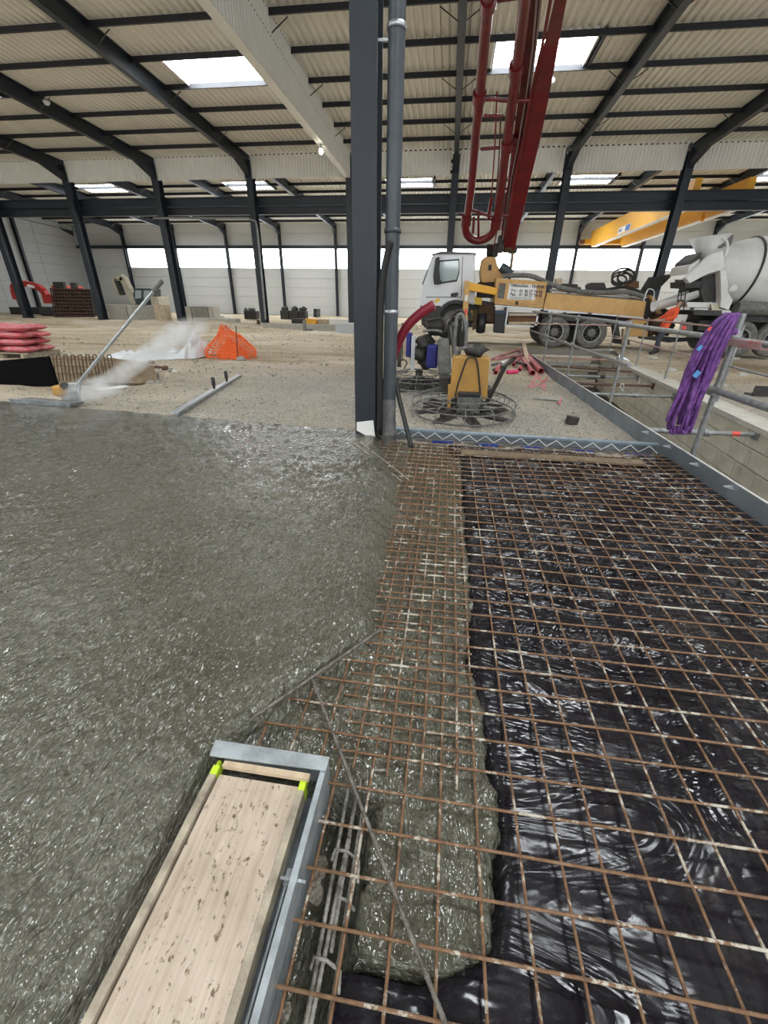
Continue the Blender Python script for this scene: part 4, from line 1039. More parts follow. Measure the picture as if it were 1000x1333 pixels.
# wheel arch
mb = MB(); cA = P(591, 418); pts = []
for i in range(13):
    a = math.radians(195 - i * 16); pts.append(cA + V(math.cos(a) * .66, 0, math.sin(a) * .66 + .03))
inn = [cA + V((p - cA).x * .84, 0, (p - cA).z * .84) for p in pts]
vs = []; 
for a, b in zip(pts, inn): vs += [a, b, b + V(0, .5, 0), a + V(0, .5, 0)]
fs = []
for i in range(12):
    for q in range(4): fs.append((i * 4 + q, i * 4 + (q + 1) % 4, i * 4 + 4 + (q + 1) % 4, i * 4 + 4 + q))
fs += [(0, 1, 2, 3), (48, 49, 50, 51)]
mb.add(vs, fs); mb.v = [(x, y - .05, z) for x, y, z in mb.v]; mb.part('wheel_arch', 'mixer_dark', pt_)
def wheel(par, c, r=.52, w=.30, dual=True, far=1.9):
    out = []
    mb = MB(); mb.lathe(c, (0, 1, 0), [(.05, r * .60), (.0, r * .72), (.0, r * .90), (.05, r), (w - .05, r), (w, r * .9), (w, r * .6)], 28)
    ty = mb.part('wheel', 'tyre', par)
    def sp(mb_, name, m): 
        o = mb_.part(name, m, par); o.parent = ty
        return o
    mb = MB(); mb.lathe(c, (0, 1, 0), [(.03, r * .61), (.02, r * .56), (.06, r * .53)], 24); sp(mb, 'rim', 'rim')
    mb = MB(); mb.lathe(c, (0, 1, 0), [(.06, r * .53), (.17, r * .48), (.18, .01)], 24); sp(mb, 'wheel_disc', 'mixer_dark')
    mb = MB(); mb.lathe(c, (0, 1, 0), [(.14, r * .30), (.02, r * .28), (.0, r * .2), (.0, .005)], 18); sp(mb, 'hub', 'hub')
    mb = MB()
    for i in range(10):
        a = i * math.pi / 5; mb.lathe(c + V(math.cos(a) * r * .40, .10, math.sin(a) * r * .40), (0, 1, 0), [(0, .0), (0, .025), (.05, .025)], 6)
    sp(mb, 'wheel_nuts', 'hub')
    if far:
        mb = MB(); mb.lathe(c + V(0, far, 0), (0, 1, 0), [(.0, .05), (.0, r * .9), (.05, r), (w - .05, r), (w, r * .9), (w, .05)], 24); mb.part('wheel', 'tyre', par)
for px, py in ((722, 433), (770, 437), (592, 424)):
    c = P(px, py, YP + .02); c.z = max(c.z, GP + .52); wheel(pt_, c)
mb = MB(); mb.bbox(P(600, 400).x, P(850, 400).x, YP + .75, YP + 1.6, .85, 1.25); mb.part('chassis', 'mixer_dark', pt_)
# mudguards over the rear wheels
poly('mudguard', 'mixer_dark', [(702, 428), (706, 416), (714, 411), (800, 416), (806, 425), (808, 440), (802, 440), (800, 426), (796, 421), (714, 416), (709, 420), (706, 430)], .35, YP + .05)
poly('under_frame', 'mixer_dark', [(706, 408), (850, 416), (846, 424), (706, 420)], 1.8, YP + .45)
# yellow deck, box with sign
boxo = poly('tool_box', 'pump_yellow', [(646, 362), (713, 367), (707, 401), (644, 396)], 2.2, bevel=.02)
poly('box_door', 'pump_yellow', [(650, 366), (704, 370), (699, 397), (647, 393)], .03, YP - .025, bevel=.008)
poly('box_trim', 'cab_white', [(644, 397), (706, 401.5), (706, 403), (644, 398.8)], .05, YP - .02)
poly('box_latch', 'black_plastic', [(671.5, 392), (675, 392.2), (674.6, 397), (671, 396.6)], .03, YP - .05)
deck = poly('deck_side', 'pump_yellow', [(713, 381), (842, 392), (838, 413), (707, 402)], 2.1, bevel=.02)
poly('deck_edge', 'cab_white', [(708, 402), (838, 413), (838, 415), (708, 404)], .06, YP - .02)
poly('deck_latch', 'black_plastic', [(765, 407), (771, 407.5), (768, 412)], .02, YP - .03)
sign = poly('sign_board', 'paper_white', [(663.5, 369), (699.5, 371), (696, 391), (660, 389.5)], .012, YP - .04)
poly('notice', 'dirty_grey', [(650.5, 368), (659, 369), (656, 389), (648, 388)], .01, YP - .034)
poly('notice_mark', 'ink_red', [(652, 368.6), (655.5, 369), (655.2, 370.6), (651.8, 370.2)], .006, YP - .04)
s0 = P(663.5, 369, YP - .045); s1 = P(699.5, 371, YP - .045); s2 = P(660, 389.5, YP - .045); xd = s1 - s0; yd = (s0 - s2); Ls = xd.length
def sign_line(body, m, fy, fx, size, bold=0.0): return text_part(body, 'sign_lettering', m, pt_, s0 + xd * fx - yd * fy + V(0, -.004, 0), xd, yd, size, bold)
sign_line('TERRANNA - TINTOR TPS', 'ink', .19, .04, .118, .004)
sign_line('Tel. : 01 30 27 74 43', 'ink', .52, .09, .128, .004)
sign_line('Fax. : 01 30 27 74 43', 'ink', .75, .09, .128, .004)
for fy in (.84, .92):
    mb = MB(); a = s0 + xd * .08 - yd * fy; b = s0 + xd * .9 - yd * fy; mb.bar(a + V(0, -.004, 0), b + V(0, -.004, 0), .004, .012); mb.part('sign_rule', 'ink', pt_)
# outrigger
poly('outrigger_leg', 'pump_yellow', [(605, 365), (612, 366), (610, 400), (608, 416), (602, 414)], .25, YP - .5, bevel=.02)
poly('outrigger_band', 'cab_white', [(605.5, 384), (609.5, 384), (609, 392), (604.8, 392)], .01, YP - .51)
poly('outrigger_band', 'red_tag', [(605, 402), (608.5, 402), (608, 410), (604.4, 410)], .01, YP - .51)
poly('outrigger_arm', 'crane_yellow', [(611, 367), (648, 375), (646, 384), (610, 378)], .3, YP - .48, bevel=.02)
MB().tube([P(608, 412, YP - .38), V(P(608, 412, YP - .38).x, YP - .38, GP)], .05, 10).part('outrigger_jack', 'alu', pt_)
MB().lathe(V(P(608, 412, YP - .38).x, YP - .38, GP - .03), (0, 0, 1), [(0, .01), (0, .22), (.05, .22), (.08, .06)], 16).part('outrigger_foot', 'dirty_black', pt_)
# tanks and gear below
poly('tool_bin', 'black_plastic', [(645, 406), (658, 406), (657, 434), (643, 433)], .4, YP - .05, bevel=.02); poly('bin_lid', 'blue_dark' if 'blue_dark' in M else mat('blue_dark', (.03, .045, .09), .5), [(644, 404), (659, 404), (658.5, 408), (644.5, 408)], .44, YP - .07)
MB().lathe(P(628, 408, YP + .2), (0, 0, -1), [(0, .02), (.0, .17), (.62, .17), (.66, .10), (.68, .02)], 16).part('air_tank', 'black_plastic', pt_)
poly('yellow_pump', 'yellow', [(617, 386), (628, 388), (627, 397), (617, 396)], .3, YP + .15); poly('yellow_pump', 'yellow', [(610, 404), (616, 404), (616, 417), (610, 417)], .3, YP + .15)
poly('gear_block', 'mixer_dark', [(611, 388), (645, 394), (645, 418), (612, 418)], 1.6, YP + .45)
mat('rust_dark', (.10, .055, .025), .8, 0, .5, 6)
poly('gear_block', 'rust_dark', [(624, 396), (645, 398), (643, 420), (622, 416)], .25, YP + .25)
poly('mud_flap', 'rust_dark', [(616, 403), (622, 403), (620, 428), (615, 430)], .06, YP + .05)
for q, w in ((408, 3.2), (419, 2.8)): poly('step_board', 'wood_stud', [(663, q), (702, q), (701, q + w), (662.5, q + w)], .25, YP - .1)
poly('step_board', 'rust', [(662, 412), (700, 413), (699, 419), (661, 419)], .05, YP)
for x in (660, 700): poly('step_side', 'cab_white', [(x, 405), (x + 2, 405), (x - 1, 424), (x - 3, 424)], .25, YP - .1)
poly('step_board', 'cab_white', [(658, 423), (695, 424), (695, 426), (658, 425)], .25, YP - .1)
# turret
tc0 = P(641, 366, YP + 1.0)
poly('turret', 'pump_yellow', [(627, 368), (625, 352), (628, 337), (632, 334), (645, 334), (648, 346), (655, 356), (654, 368)], .9, YP + .6, bevel=.05)
poly('turret_boss', 'dirty_black', [(636, 345), (640, 344), (640, 352), (636, 352)], .05, YP + .56)
MB().tube([P(652, 347, YP + .5), P(658, 351, YP + .5), P(666, 357, YP + .5)], [.14, .16, .12], 12).part('hydraulic_tank', 'teal_dark', pt_)
MB().lathe(P(638, 368, YP + 1.05), (0, 0, 1), [(-.5, .45), (0, .45), (.0, .38), (.1, .36)], 20).part('slewing_ring', 'dirty_black', pt_)
# pipes, hoses and boxes on the deck
for k, (pts, r, m) in enumerate((([(655, 359), (690, 359), (714, 369), (745, 378), (780, 381), (815, 380), (838, 386)], .075, 'dirty_grey'), ([(706, 364), (722, 372), (740, 377), (756, 376)], .06, 'black_rubber'), ([(716, 377.5), (760, 381), (800, 384), (840, 390)], .035, 'alu'), ([(714, 382), (760, 385), (800, 388), (838, 393)], .04, 'galva_dirty'), ([(760, 379), (790, 377), (815, 374), (840, 383)], .05, 'black_rubber'))):
    MB().tube(smooth_path([P(x, y, YP + .12 + .13 * k) for x, y in pts]), r, 8).part('delivery_pipe' if m != 'black_rubber' else 'deck_hose', m, pt_)
for i in range(5):
    c = P(806 + 3 * i, 365 - 2.0 * (i % 3), YP + .5); mb = MB(); r = .20 + .05 * (i % 3)
    mb.tube([c + V(math.cos(a) * r * 1.2, .05 * i, math.sin(a) * r * .8 + .02 * i) for a in [2 * math.pi * j / 16 for j in range(16)]], .028, 6, closed=True); mb.part('hose_coil', 'black_rubber', pt_)
poly('control_box', 'dirty_black', [(766, 371), (769, 368), (787, 368), (790, 376), (766, 377)], .4, YP + .5); poly('control_box', 'wood_stud', [(724, 363), (732, 362), (732, 370), (724, 370)], .3, YP + .6)
poly('control_box', 'dirty_black', [(732, 369), (752, 370), (754, 376), (732, 376)], .4, YP + .7); poly('control_box', 'rust', [(818, 365), (832, 366), (832, 375), (818, 375)], .4, YP + .7)
# rear hopper
hop = poly('hopper', 'mixer_dark', [(838, 388), (852, 388), (872, 406), (880, 424), (870, 438), (848, 432), (838, 412)], 1.7, YP + .3, bevel=.03)
poly('hopper_edge', 'pump_yellow', [(846, 384), (852, 386), (862, 408), (856, 410)], .3, YP + .12); poly('rear_panel', 'pump_yellow', [(822, 415), (847, 417), (843, 439), (816, 437)], .3, YP + .05, bevel=.02)
poly('panel_slot', 'dirty_black', [(839, 421), (842, 421), (840.5, 426), (838, 426)], .02, YP + .03)
for k, (x, y, r) in enumerate(((853, 420, .28), (862, 428, .25), (866, 418, .22), (847, 430, .2))):
    mb = MB(); mb.blob(P(x, y, YP + .15), r, r, r, bump=.5, seed=k); mb.part('agitator_motor', 'rust_dark', pt_)
poly('splash_guard', 'mixer_dark', [(832, 382), (845, 361), (878, 356), (858, 376), (845, 388)], .06, YP + 1.2)
MB().tube(smooth_path([P(838, 392, YP - .05), P(842, 380, YP - .05), P(846, 376, YP - .05), P(852, 381, YP - .05), P(848, 400, YP - .05)]), .022, 6).part('ladder_rail', 'alu', pt_)
poly('rear_jack', 'wood_stud', [(812, 428), (818, 428), (817, 450), (811, 450)], .2, YP - .1)
poly('rear_bar', 'mixer_dark', [(835, 437), (895, 440), (915, 437), (915, 443), (870, 446), (835, 441)], .3, YP + .1)
poly('light_bar', 'mixer_dark', [(802, 441), (820, 443), (820, 449), (800, 447)], .4, YP + .2)
# ================================================================ red boom, rising from the turret towards the viewer
def yb(py): return lerp(17.9, 12.0, (334 - py) / 334.0)
def Bm(px, py, d=0.0): return aty(px, py, yb(py) + d)
bo = pt_
def arm(name, edge, d0, dep, m='boom_red'):
    n = len(edge); mb = MB(); vs = []
    for (xl, xr_, py) in edge:
        vs += [Bm(xl, py, d0), Bm(xr_, py, d0), Bm(xr_, py, d0 + dep), Bm(xl, py, d0 + dep)]
    fs = [(0, 1, 2, 3), tuple(4 * (n - 1) + q for q in range(4))]
    for i in range(n - 1):
        for q in range(4): fs.append((i * 4 + q, i * 4 + (q + 1) % 4, i * 4 + 4 + (q + 1) % 4, i * 4 + 4 + q))
    mb.add(vs, fs); return mb.part(name, m, bo, .012)
arm('main_arm', [(733, 752, -60), (722, 738, 0), (708, 727, 60), (694, 716, 120), (684, 704, 180), (673, 692, 230), (667, 684, 265), (657, 675, 300), (655, 670, 328)], 0, .45)
arm('arm_rib', [(718, 723, -20), (704, 708, 60), (690, 694, 120), (680, 684, 180), (669, 673, 230), (661, 665, 280), (656, 659, 318)], -.06, .06)
arm('second_arm', [(702, 716, -40), (690, 705, 0), (683, 699, 60), (676, 690, 120), (668, 680, 180), (663, 672, 230), (657, 667, 262), (652, 660, 300)], .30, .30)
arm('third_arm', [(668, 680, 180), (663, 672, 220), (658, 668, 262), (652, 664, 310)], .15, .2)
for k, pts in enumerate(([(702, -40), (699, 0), (694, 60), (686, 120), (676, 180), (666, 230), (659, 280), (654, 315)], [(707, -40), (704, 0), (698, 60), (691, 110)])):
    MB().tube([Bm(x, y, .12) for x, y in pts], .022, 6).part('hydraulic_line', 'hyd_pale' if 'hyd_pale' in M else mat('hyd_pale', (.45, .36, .34), .4, .3), bo)
# delivery pipe: down the left, round the U bend, up the middle
lp = [(644, -60), (636, 0), (630, 60), (625, 120), (619, 180), (614, 240), (609, 280), (606, 297), (610, 308), (620, 313), (632, 311), (641, 303), (646, 290), (651, 260), (658, 200), (666, 140), (674, 80), (683, 10), (690, -60)]
MB().tube(smooth_path([Bm(x, y, -.15) for x, y in lp], 3), .125, 12).part('delivery_pipe', 'boom_red', bo)
for x, y in ((624, 126), (636, 3), (607, 287), (645, 291), (672, 90), (660, 190)):
    a = Bm(x - .6, y + 6, -.15); b = Bm(x + .6, y - 6, -.15); MB().tube([a, b], .165, 12).part('pipe_clamp', 'boom_red', bo)
for pts in ([(618, 131), (640, 129), (660, 131), (690, 131)], [(630, 151), (655, 151)], [(626, 194), (650, 192)], [(611, 272), (625, 277), (640, 281), (662, 280)], [(617, 283), (616, 303)], [(640, 1), (675, -4)]):
    MB().tube(smooth_path([Bm(x, y, -.05) for x, y in pts]), .045, 8).part('pipe_bracket', 'boom_red', bo)
MB().tube([Bm(623, 275, -.1), Bm(623, 308, -.1)], .04, 8).part('pipe_bracket', 'boom_red', bo)
for k, (x0, y0, x1, y1) in enumerate(((647, 120, 640, 255), (652, 150, 645, 270), (670, 190, 650, 300), (690, 0, 668, 150), (660, 230, 642, 325))):
    MB().tube([Bm(x0, y0, .05), Bm((x0 + x1) / 2 + 1, (y0 + y1) / 2, .02), Bm(x1, y1, .05)], .02, 6).part('boom_hose', 'boom_red' if k % 2 else 'hose_red', bo)
MB().tube([Bm(640, 258, .0), Bm(636, 285, .0)], .06, 8).part('boom_cylinder', 'boom_red', bo)
for x, y, w, h, m in ((652, 318, .22, .5, 'dirty_black'), (662, 322, .3, .3, 'rust_dark'), (668, 325, .25, .22, 'mixer_dark'), (645, 326, .2, .4, 'dirty_black')):
    mb = MB(); mb.rbox(Bm(x, y, .2), (w, .4, h), .03); mb.part('boom_joint', m, bo)
arm('boom_foot', [(634, 646, 318), (633, 645, 336)], .2, .5, 'dirty_black')
arm('link_rod', [(671, 674, 290), (665, 667, 350)], .1, .06, 'alu')
# ================================================================ worker behind the hopper
def person(name, label, joints, edges, radii, root, m):
    me = bpy.data.meshes.new(name); me.from_pydata([tuple(j) for j in joints], edges, []); o = bpy.data.objects.new(name, me); COL.objects.link(o)
    sk = o.modifiers.new('skin', 'SKIN'); sk.use_smooth_shade = True
    for i, v in enumerate(me.skin_vertices[0].data): v.radius = radii[i]; v.use_root = (i == root)
    sb = o.modifiers.new('sub', 'SUBSURF'); sb.levels = 1; sb.render_levels = 2
    dg = bpy.context.evaluated_depsgraph_get(); dg.update()
    m2 = bpy.data.meshes.new_from_object(o.evaluated_get(dg)); bpy.data.objects.remove(o)
    o = bpy.data.objects.new(name, m2); COL.objects.link(o); m2.materials.clear(); m2.materials.append(M[m])
    return o
wx, wy, wz = 6.85, 15.85, soil_z(6.85, 15.85)
J = {}; names = []; pos = []; rad = []
def jt(n, x, y, z, rx, ry=None): J[n] = len(pos); pos.append(V(x, y, z)); rad.append((rx, ry or rx))
jt('pelvis', .02, 0, .84, .155, .12); jt('waist', .05, 0, 1.0, .15, .115); jt('chest', .13, -.01, 1.20, .17, .13); jt('neckb', .20, -.02, 1.37, .075); jt('neck', .235, -.02, 1.45, .055); jt('head', .27, -.02, 1.53, .085, .09); jt('crown', .28, -.02, 1.62, .07)
for s, n in ((-1, 'l'), (1, 'r')):
    jt('sh' + n, .17, s * .17, 1.33, .07); jt('el' + n, .06 - .05 * s, s * .25 - .03, 1.12, .05); jt('wr' + n, -.17, s * .18 - .05, 1.06, .035); jt('pa' + n, -.25, s * .16 - .05, 1.05, .036, .022)
    for f, (dx, dy, dz) in enumerate(((-.07, .03, -.02), (-.085, .01, -.025), (-.08, -.01, -.03), (-.06, -.03, -.03), (-.02, .05, .01))): jt('f%d' % f + n, -.27 + dx, s * .16 - .05 + dy, 1.04 + dz, .010)
    jt('hp' + n, .02, s * .10, .80, .10); jt('kn' + n, -.05 + .05 * s, s * .13, .46, .065); jt('an' + n, -.02 + .10 * s, s * .13, .09, .048); jt('to' + n, -.18 + .10 * s, s * .14, .045, .042)
E_ = [('pelvis', 'waist'), ('waist', 'chest'), ('chest', 'neckb'), ('neckb', 'neck'), ('neck', 'head'), ('head', 'crown')]
for n in 'lr':
    E_ += [('chest', 'sh' + n), ('sh' + n, 'el' + n), ('el' + n, 'wr' + n), ('wr' + n, 'pa' + n), ('pelvis', 'hp' + n), ('hp' + n, 'kn' + n), ('kn' + n, 'an' + n), ('an' + n, 'to' + n)] + [('pa' + n, 'f%d' % f + n) for f in range(5)]
body = person('person', '', pos, [(J[a], J[b]) for a, b in E_], rad, J['pelvis'], 'skin')
body.location = (wx, wy, wz); body.matrix_basis = Matrix.Translation((wx, wy, wz))
tag(body, 'worker in orange jacket and dark trousers bending towards the pump hopper', 'person')
def cover(name, m, keep, off):      # garment: the body surface pushed outwards where keep(co) holds
    bm = bmesh.new(); bm.from_mesh(body.data)
    bmesh.ops.delete(bm, geom=[f for f in bm.faces if not keep(f.calc_center_median())], context='FACES')
    seen = set(); best = []
    for f0 in bm.faces:                                    # keep the one connected piece
        if f0 in seen: continue
        st_, comp = [f0], []; seen.add(f0)
        while st_:
            f = st_.pop(); comp.append(f)
            for e in f.edges:
                for g in e.link_faces:
                    if g not in seen: seen.add(g); st_.append(g)
        if len(comp) > len(best): best = comp
    bs_ = set(best); bmesh.ops.delete(bm, geom=[f for f in bm.faces if f not in bs_], context='FACES')
    bmesh.ops.delete(bm, geom=[v for v in bm.verts if not v.link_faces], context='VERTS')
    bm.normal_update()
    for v in bm.verts: v.co += v.normal * off
    me = bpy.data.meshes.new(name); bm.to_mesh(me); bm.free(); me.materials.append(M[m]); o = bpy.data.objects.new(name, me); COL.objects.link(o); o.parent = body; return o
cover('jacket', 'hi_vis', lambda c: c.z > .80 and c.x > -.15 and not (c.z > 1.40) , .018)
cover('trousers', 'trousers', lambda c: .10 < c.z < .86 and c.x > -.2, .012)
[cover('boot', 'black_rubber', (lambda sg: lambda c: c.z < .15 and c.y * sg > .02)(sg), .014) for sg in (-1, 1)]
cover('hair', 'hair_dark', lambda c: c.z > 1.56 or (c.z > 1.48 and c.x > .28), .012)
for s in (-1, 1):
    mb = MB(); mb.blob((.20, -.02 + s * .035, 1.545), .014, .014, .010); mb.build('eye', 'hair_dark', body)
    mb = MB(); mb.blob((.275, -.02 + s * .09, 1.53), .022, .012, .03); mb.build('ear', 'skin', body)
mb = MB(); mb.blob((.178, -.02, 1.515), .018, .014, .022); mb.build('nose', 'skin', body)
mb = MB(); mb.blob((.185, -.02, 1.485), .012, .026, .006); mb.build('mouth', 'rust_dark', body)
# ================================================================ concrete mixer truck
YX = 15.5; GX = .15
mt = thing('mixer_truck', 'dirty white concrete mixer truck backed up to the pump hopper', 'truck', (10, YX + 1.2, GX))
def mp_(name, m, pts, d, y=YX, bevel=0): 
    mb = MB(); mb.prism([aty(x, q, y) for x, q in pts], (0, d, 0)); return mb.part(name, m, mt, bevel)
for px in (963, 1009):
    c = aty(px, 442.5, YX + .02); c.z = GX + .50; wheel(mt, c, .51)
ax0 = V(7.75, YX + 1.2, 2.62); axd = V(1, 0, -.10).normalized()
MB().lathe(ax0, axd, [(0, .48), (.05, .56), (.5, .74), (1.3, 1.0), (1.9, 1.10), (2.1, 1.13), (3.6, 1.13), (4.8, .75), (5.0, .2)], 40).part('drum', 'mixer_white', mt)
for t_, r_ in ((.30, .675), (1.22, .99)):
    MB().lathe(ax0 + axd * t_, axd, [(0, r_ - .02), (0, r_ + .022), (.05, r_ + .03), (.05, r_ - .01)], 40).part('drum_band', 'mixer_dark' if t_ > 1 else 'mixer_white', mt)
# feed hopper
hc = aty(925, 318, YX + 1.2)
MB().lathe(hc + V(0, 0, -.42), (-.1, 0, 1), [(0, .16), (.05, .2), (.62, .55), (.62, .51), (.1, .16)], 24).part('feed_hopper', 'mixer_white', mt)
mb = MB(); mb.rbox(aty(934, 316, YX + 1.2), (.5, .7, .35), .05); mb.part('hopper_hood', 'dirty_grey', mt)
MB().tube(smooth_path([aty(940, 311, YX + .3), aty(946, 314, YX + .3), aty(947, 325, YX + .3), aty(944, 334, YX + .3)]), .04, 8).part('hose_bend', 'mixer_white', mt)
# rear frame
mp_('rear_frame', 'mixer_white', [(893, 362), (906, 350), (928, 330), (942, 326), (944, 346), (938, 352), (921, 357), (898, 369)], .25, YX + .25, .02)
mp_('rear_leg', 'mixer_white', [(938, 352), (946, 352), (951, 386), (955, 390), (949, 404), (938, 400), (939, 386)], .3, YX + .2, .02)
mp_('rear_leg', 'mixer_white', [(938, 352), (946, 352), (951, 386), (955, 390), (949, 404), (938, 400), (939, 386)], .3, YX + 1.9, .02)
mp_('rear_arch', 'mixer_dark', [(914, 362), (938, 354), (940, 392), (917, 394), (912, 378)], 1.4, YX + .5)
mp_('rear_shield', 'mixer_white', [(897, 346), (912, 337), (908, 348), (896, 357)], 1.2, YX + .5); mp_('rear_shield', 'mixer_dark', [(899, 340), (914, 328), (910, 340), (898, 350)], 1.0, YX + .6)
mp_('dark_gear', 'mixer_dark', [(892, 366), (914, 366), (914, 375), (892, 374)], 1.0, YX + .5); mp_('dark_gear', 'mixer_dark', [(882, 364), (893, 364), (893, 368), (884, 368)], .2, YX + .5)
# discharge chute (open trough)
cA, cB = aty(915, 374, YX + .9), aty(853, 394, YX + 1.1); d = (cB - cA); mb = MB(); rows = []
for s in (0, .5, 1):
    rows.append([cA + d * s + V(0, math.cos(a) * .30, -math.sin(a) * .26) for a in [math.pi * j / 10 for j in range(11)]])
mb.grid(rows)
rows2 = [[Vector(p) + V(0, 0, .0) + (V(0, (Vector(p) - (cA + d * (0, .5, 1)[i])).y, (Vector(p) - (cA + d * (0, .5, 1)[i])).z) * .10) for p in r] for i, r in enumerate(rows)]
mb.grid(rows2); mb.part('chute', 'mixer_white', mt)
mp_('chute_support', 'mixer_white', [(894, 393), (938, 394), (938, 402), (895, 400)], .5, YX + .4, .02); mp_('lamp_cluster', 'cream', [(926, 396), (937, 396), (936, 404), (927, 404)], .2, YX + .3)
mp_('rear_bumper', 'mixer_dark', [(903, 404), (940, 404), (940, 411), (903, 410)], 1.9, YX + .3)
MB().tube([aty(958, 401, YX + .35), aty(1030, 404, YX + .35)], .20, 16).part('water_tank', 'dirty_grey', mt)
mb = MB(); mb.bbox(aty(930, 410, YX).x, 13.5, YX + .7, YX + 1.6, .85, 1.15); mb.part('chassis', 'mixer_dark', mt)
mp_('mudguard', 'mixer_dark', [(936, 408), (1040, 412), (1040, 424), (1000, 420), (950, 418), (936, 430)], 1.9, YX + .35)
for x in (884, 888, 893): MB().tube([aty(x, 378, YX + .5), aty(x - 3, 404, YX + .5)], .016, 6).part('ladder_rail', 'mixer_dark', mt)
for q in (384, 391, 398): MB().tube([aty(883, q, YX + .5), aty(891, q, YX + .5)], .014, 6).part('ladder_rung', 'mixer_dark', mt)
MB().blob(aty(954, 376, YX + .2), .13, .1, .13).part('drum_roller', 'mixer_white', mt)
mb = MB(); mb.bbox(13.6, 15.6, YX, YX + 2.4, 1.0, 3.1); mb.part('cab', 'cab_white', mt, .08)
mp_('red_lamp', 'red_tag', [(888, 424), (894, 424), (894, 429), (888, 429)], .15, YX + .6); mp_('rear_plate', 'dirty_grey', [(887, 419), (902, 419), (902, 440), (888, 436)], .1, YX + .75)
# ================================================================ overhead travelling crane
ct = thing('overhead_crane', 'yellow twin girder overhead crane spanning to the far wall', 'crane', (15.6, 45, 7.0))
def girder(x, ya, yb_):
    w = .40; z0 = 7.02; h = 1.45
    mb = MB(); vs = []
    prof = [(yb_, z0 + .35), (yb_ - 1.0, z0), (ya + 1, z0), (ya, z0 + .3), (ya, z0 + h), (yb_, z0 + h)]
    mb.prism([V(x - w / 2, y, z) for y, z in prof], (w, 0, 0)); mb.part('girder', 'crane_yellow', ct, .01)
    mb = MB(); mb.bbox(x - .24, x + .24, ya + 1, yb_ - 1, z0 - .03, z0); mb.part('girder_flange', 'white_paint', ct)
girder(14.15, 33.6, 54.4); girder(17.1, 33.6, 54.4)
for y in (33.55, 54.6):
    mb = MB(); mb.bbox(13.3, 18.0, y - .2, y + .2, 7.35, 7.8); mb.part('end_carriage', 'crane_yellow', ct, .02)
mb = MB(); mb.bbox(12.9, 13.4, 54.3, 54.7, 7.35, 7.75); mb.part('drive_motor', 'rust', ct, .03)
hk = V(16.3, 36.6, 8.1); mb = MB(); mb.rbox(hk, (2.4, .9, .45), .05); mb.part('trolley', 'mixer_dark', ct)
MB().tube([hk + V(.0, 0, -.2), hk + V(0, 0, -1.1)], .05, 8).part('hoist_chain', 'orange_lamp', ct)
mb = MB(); mb.blob(hk + V(0, 0, -1.2), .14, .1, .2); mb.part('hook_block', 'orange_lamp', ct)
xs_ = 14.15 - .215
q = [atx(x, y, xs_) for x, y in ((805, 300), (821, 288), (821.5, 297.5), (804, 306.5))]
ya_, yb2 = (q[0].y + q[3].y) / 2, (q[1].y + q[2].y) / 2; zt_, zb_ = (q[0].z + q[1].z) / 2, (q[2].z + q[3].z) / 2
mb = MB(); mb.bbox(xs_ - .01, xs_ + .01, ya_, yb2, zb_, zt_); mb.part('name_plate', 'paper_white', ct)
ym = lerp(ya_, yb2, .62)
mb = MB(); mb.bbox(xs_ - .016, xs_ - .008, yb2 * .98 + ya_ * .02, ym, lerp(zb_, zt_, .06), lerp(zb_, zt_, .94)); mb.part('name_panel', 'logo_blue', ct)
hh = zt_ - zb_; L_n = abs(yb2 - ya_)
text_part('ABUS', 'name_lettering', 'logo_blue', ct, (xs_ - .02, max(ya_, yb2) - L_n * .06, zb_ + hh * .28), (0, -1, 0), (0, 0, 1), hh * .62, .02)
# ================================================================ left side of the hall
def gp(px, py, dz=0.0, z=-.04):
    p = atz(px, py, z)
    for _ in range(3): p = atz(px, py, soil_z(p.x, p.y))
    p.z = soil_z(p.x, p.y) + dz; return p
# vibrating screed float with long handle
a, b = atz(14, 524, .0), atz(92, 529, .0)
t = thing('vibrating_screed', 'vibrating screed with ochre engine and long alloy handle on the slab edge', 'screed', lerp(a, b, .6))
mb = MB(); mb.prism([a, b, b + V(.05, .22, 0), a + V(.1, .28, 0)], (0, 0, .035)); mb.part('float_plate', 'dirty_grey', t, .006)
mb = MB(); mb.bar(a + V(0, .0, .03), b + V(0, 0, .03), .03, .06); mb.part('front_lip', 'galva_dirty', t)
YS = 6.05
def S(px, py, y=YS): return aty(px, py, y)
mb = MB(); mb.rbox(S(79, 508), (.17, .2, .16), .04); mb.part('engine', 'ochre', t)
mb = MB(); mb.rbox(S(82, 519), (.1, .16, .10), .03); mb.part('fuel_tank', 'cream', t)
mb = MB(); mb.blob(S(84, 502), .06, .06, .05, bump=.4); mb.part('air_filter', 'dirty_black', t)
for x0 in (91, 104):
    MB().tube([S(x0 - 1, 526), S(x0, 500)], .02, 8).part('frame_post', 'alu', t)
MB().tube([S(90, 500), S(104, 500)], .02, 8).part('frame_bar', 'alu', t)
mb = MB(); mb.rbox(S(97, 515), (.13, .12, .16), .03); mb.part('vibrator', 'dirty_grey', t)
MB().tube([S(98, 504), S(132, 462), S(210, 367)], .024, 10).part('handle', 'alu', t); MB().tube([S(200, 379), S(211, 366)], .028, 10).part('grip', 'dirty_grey', t)
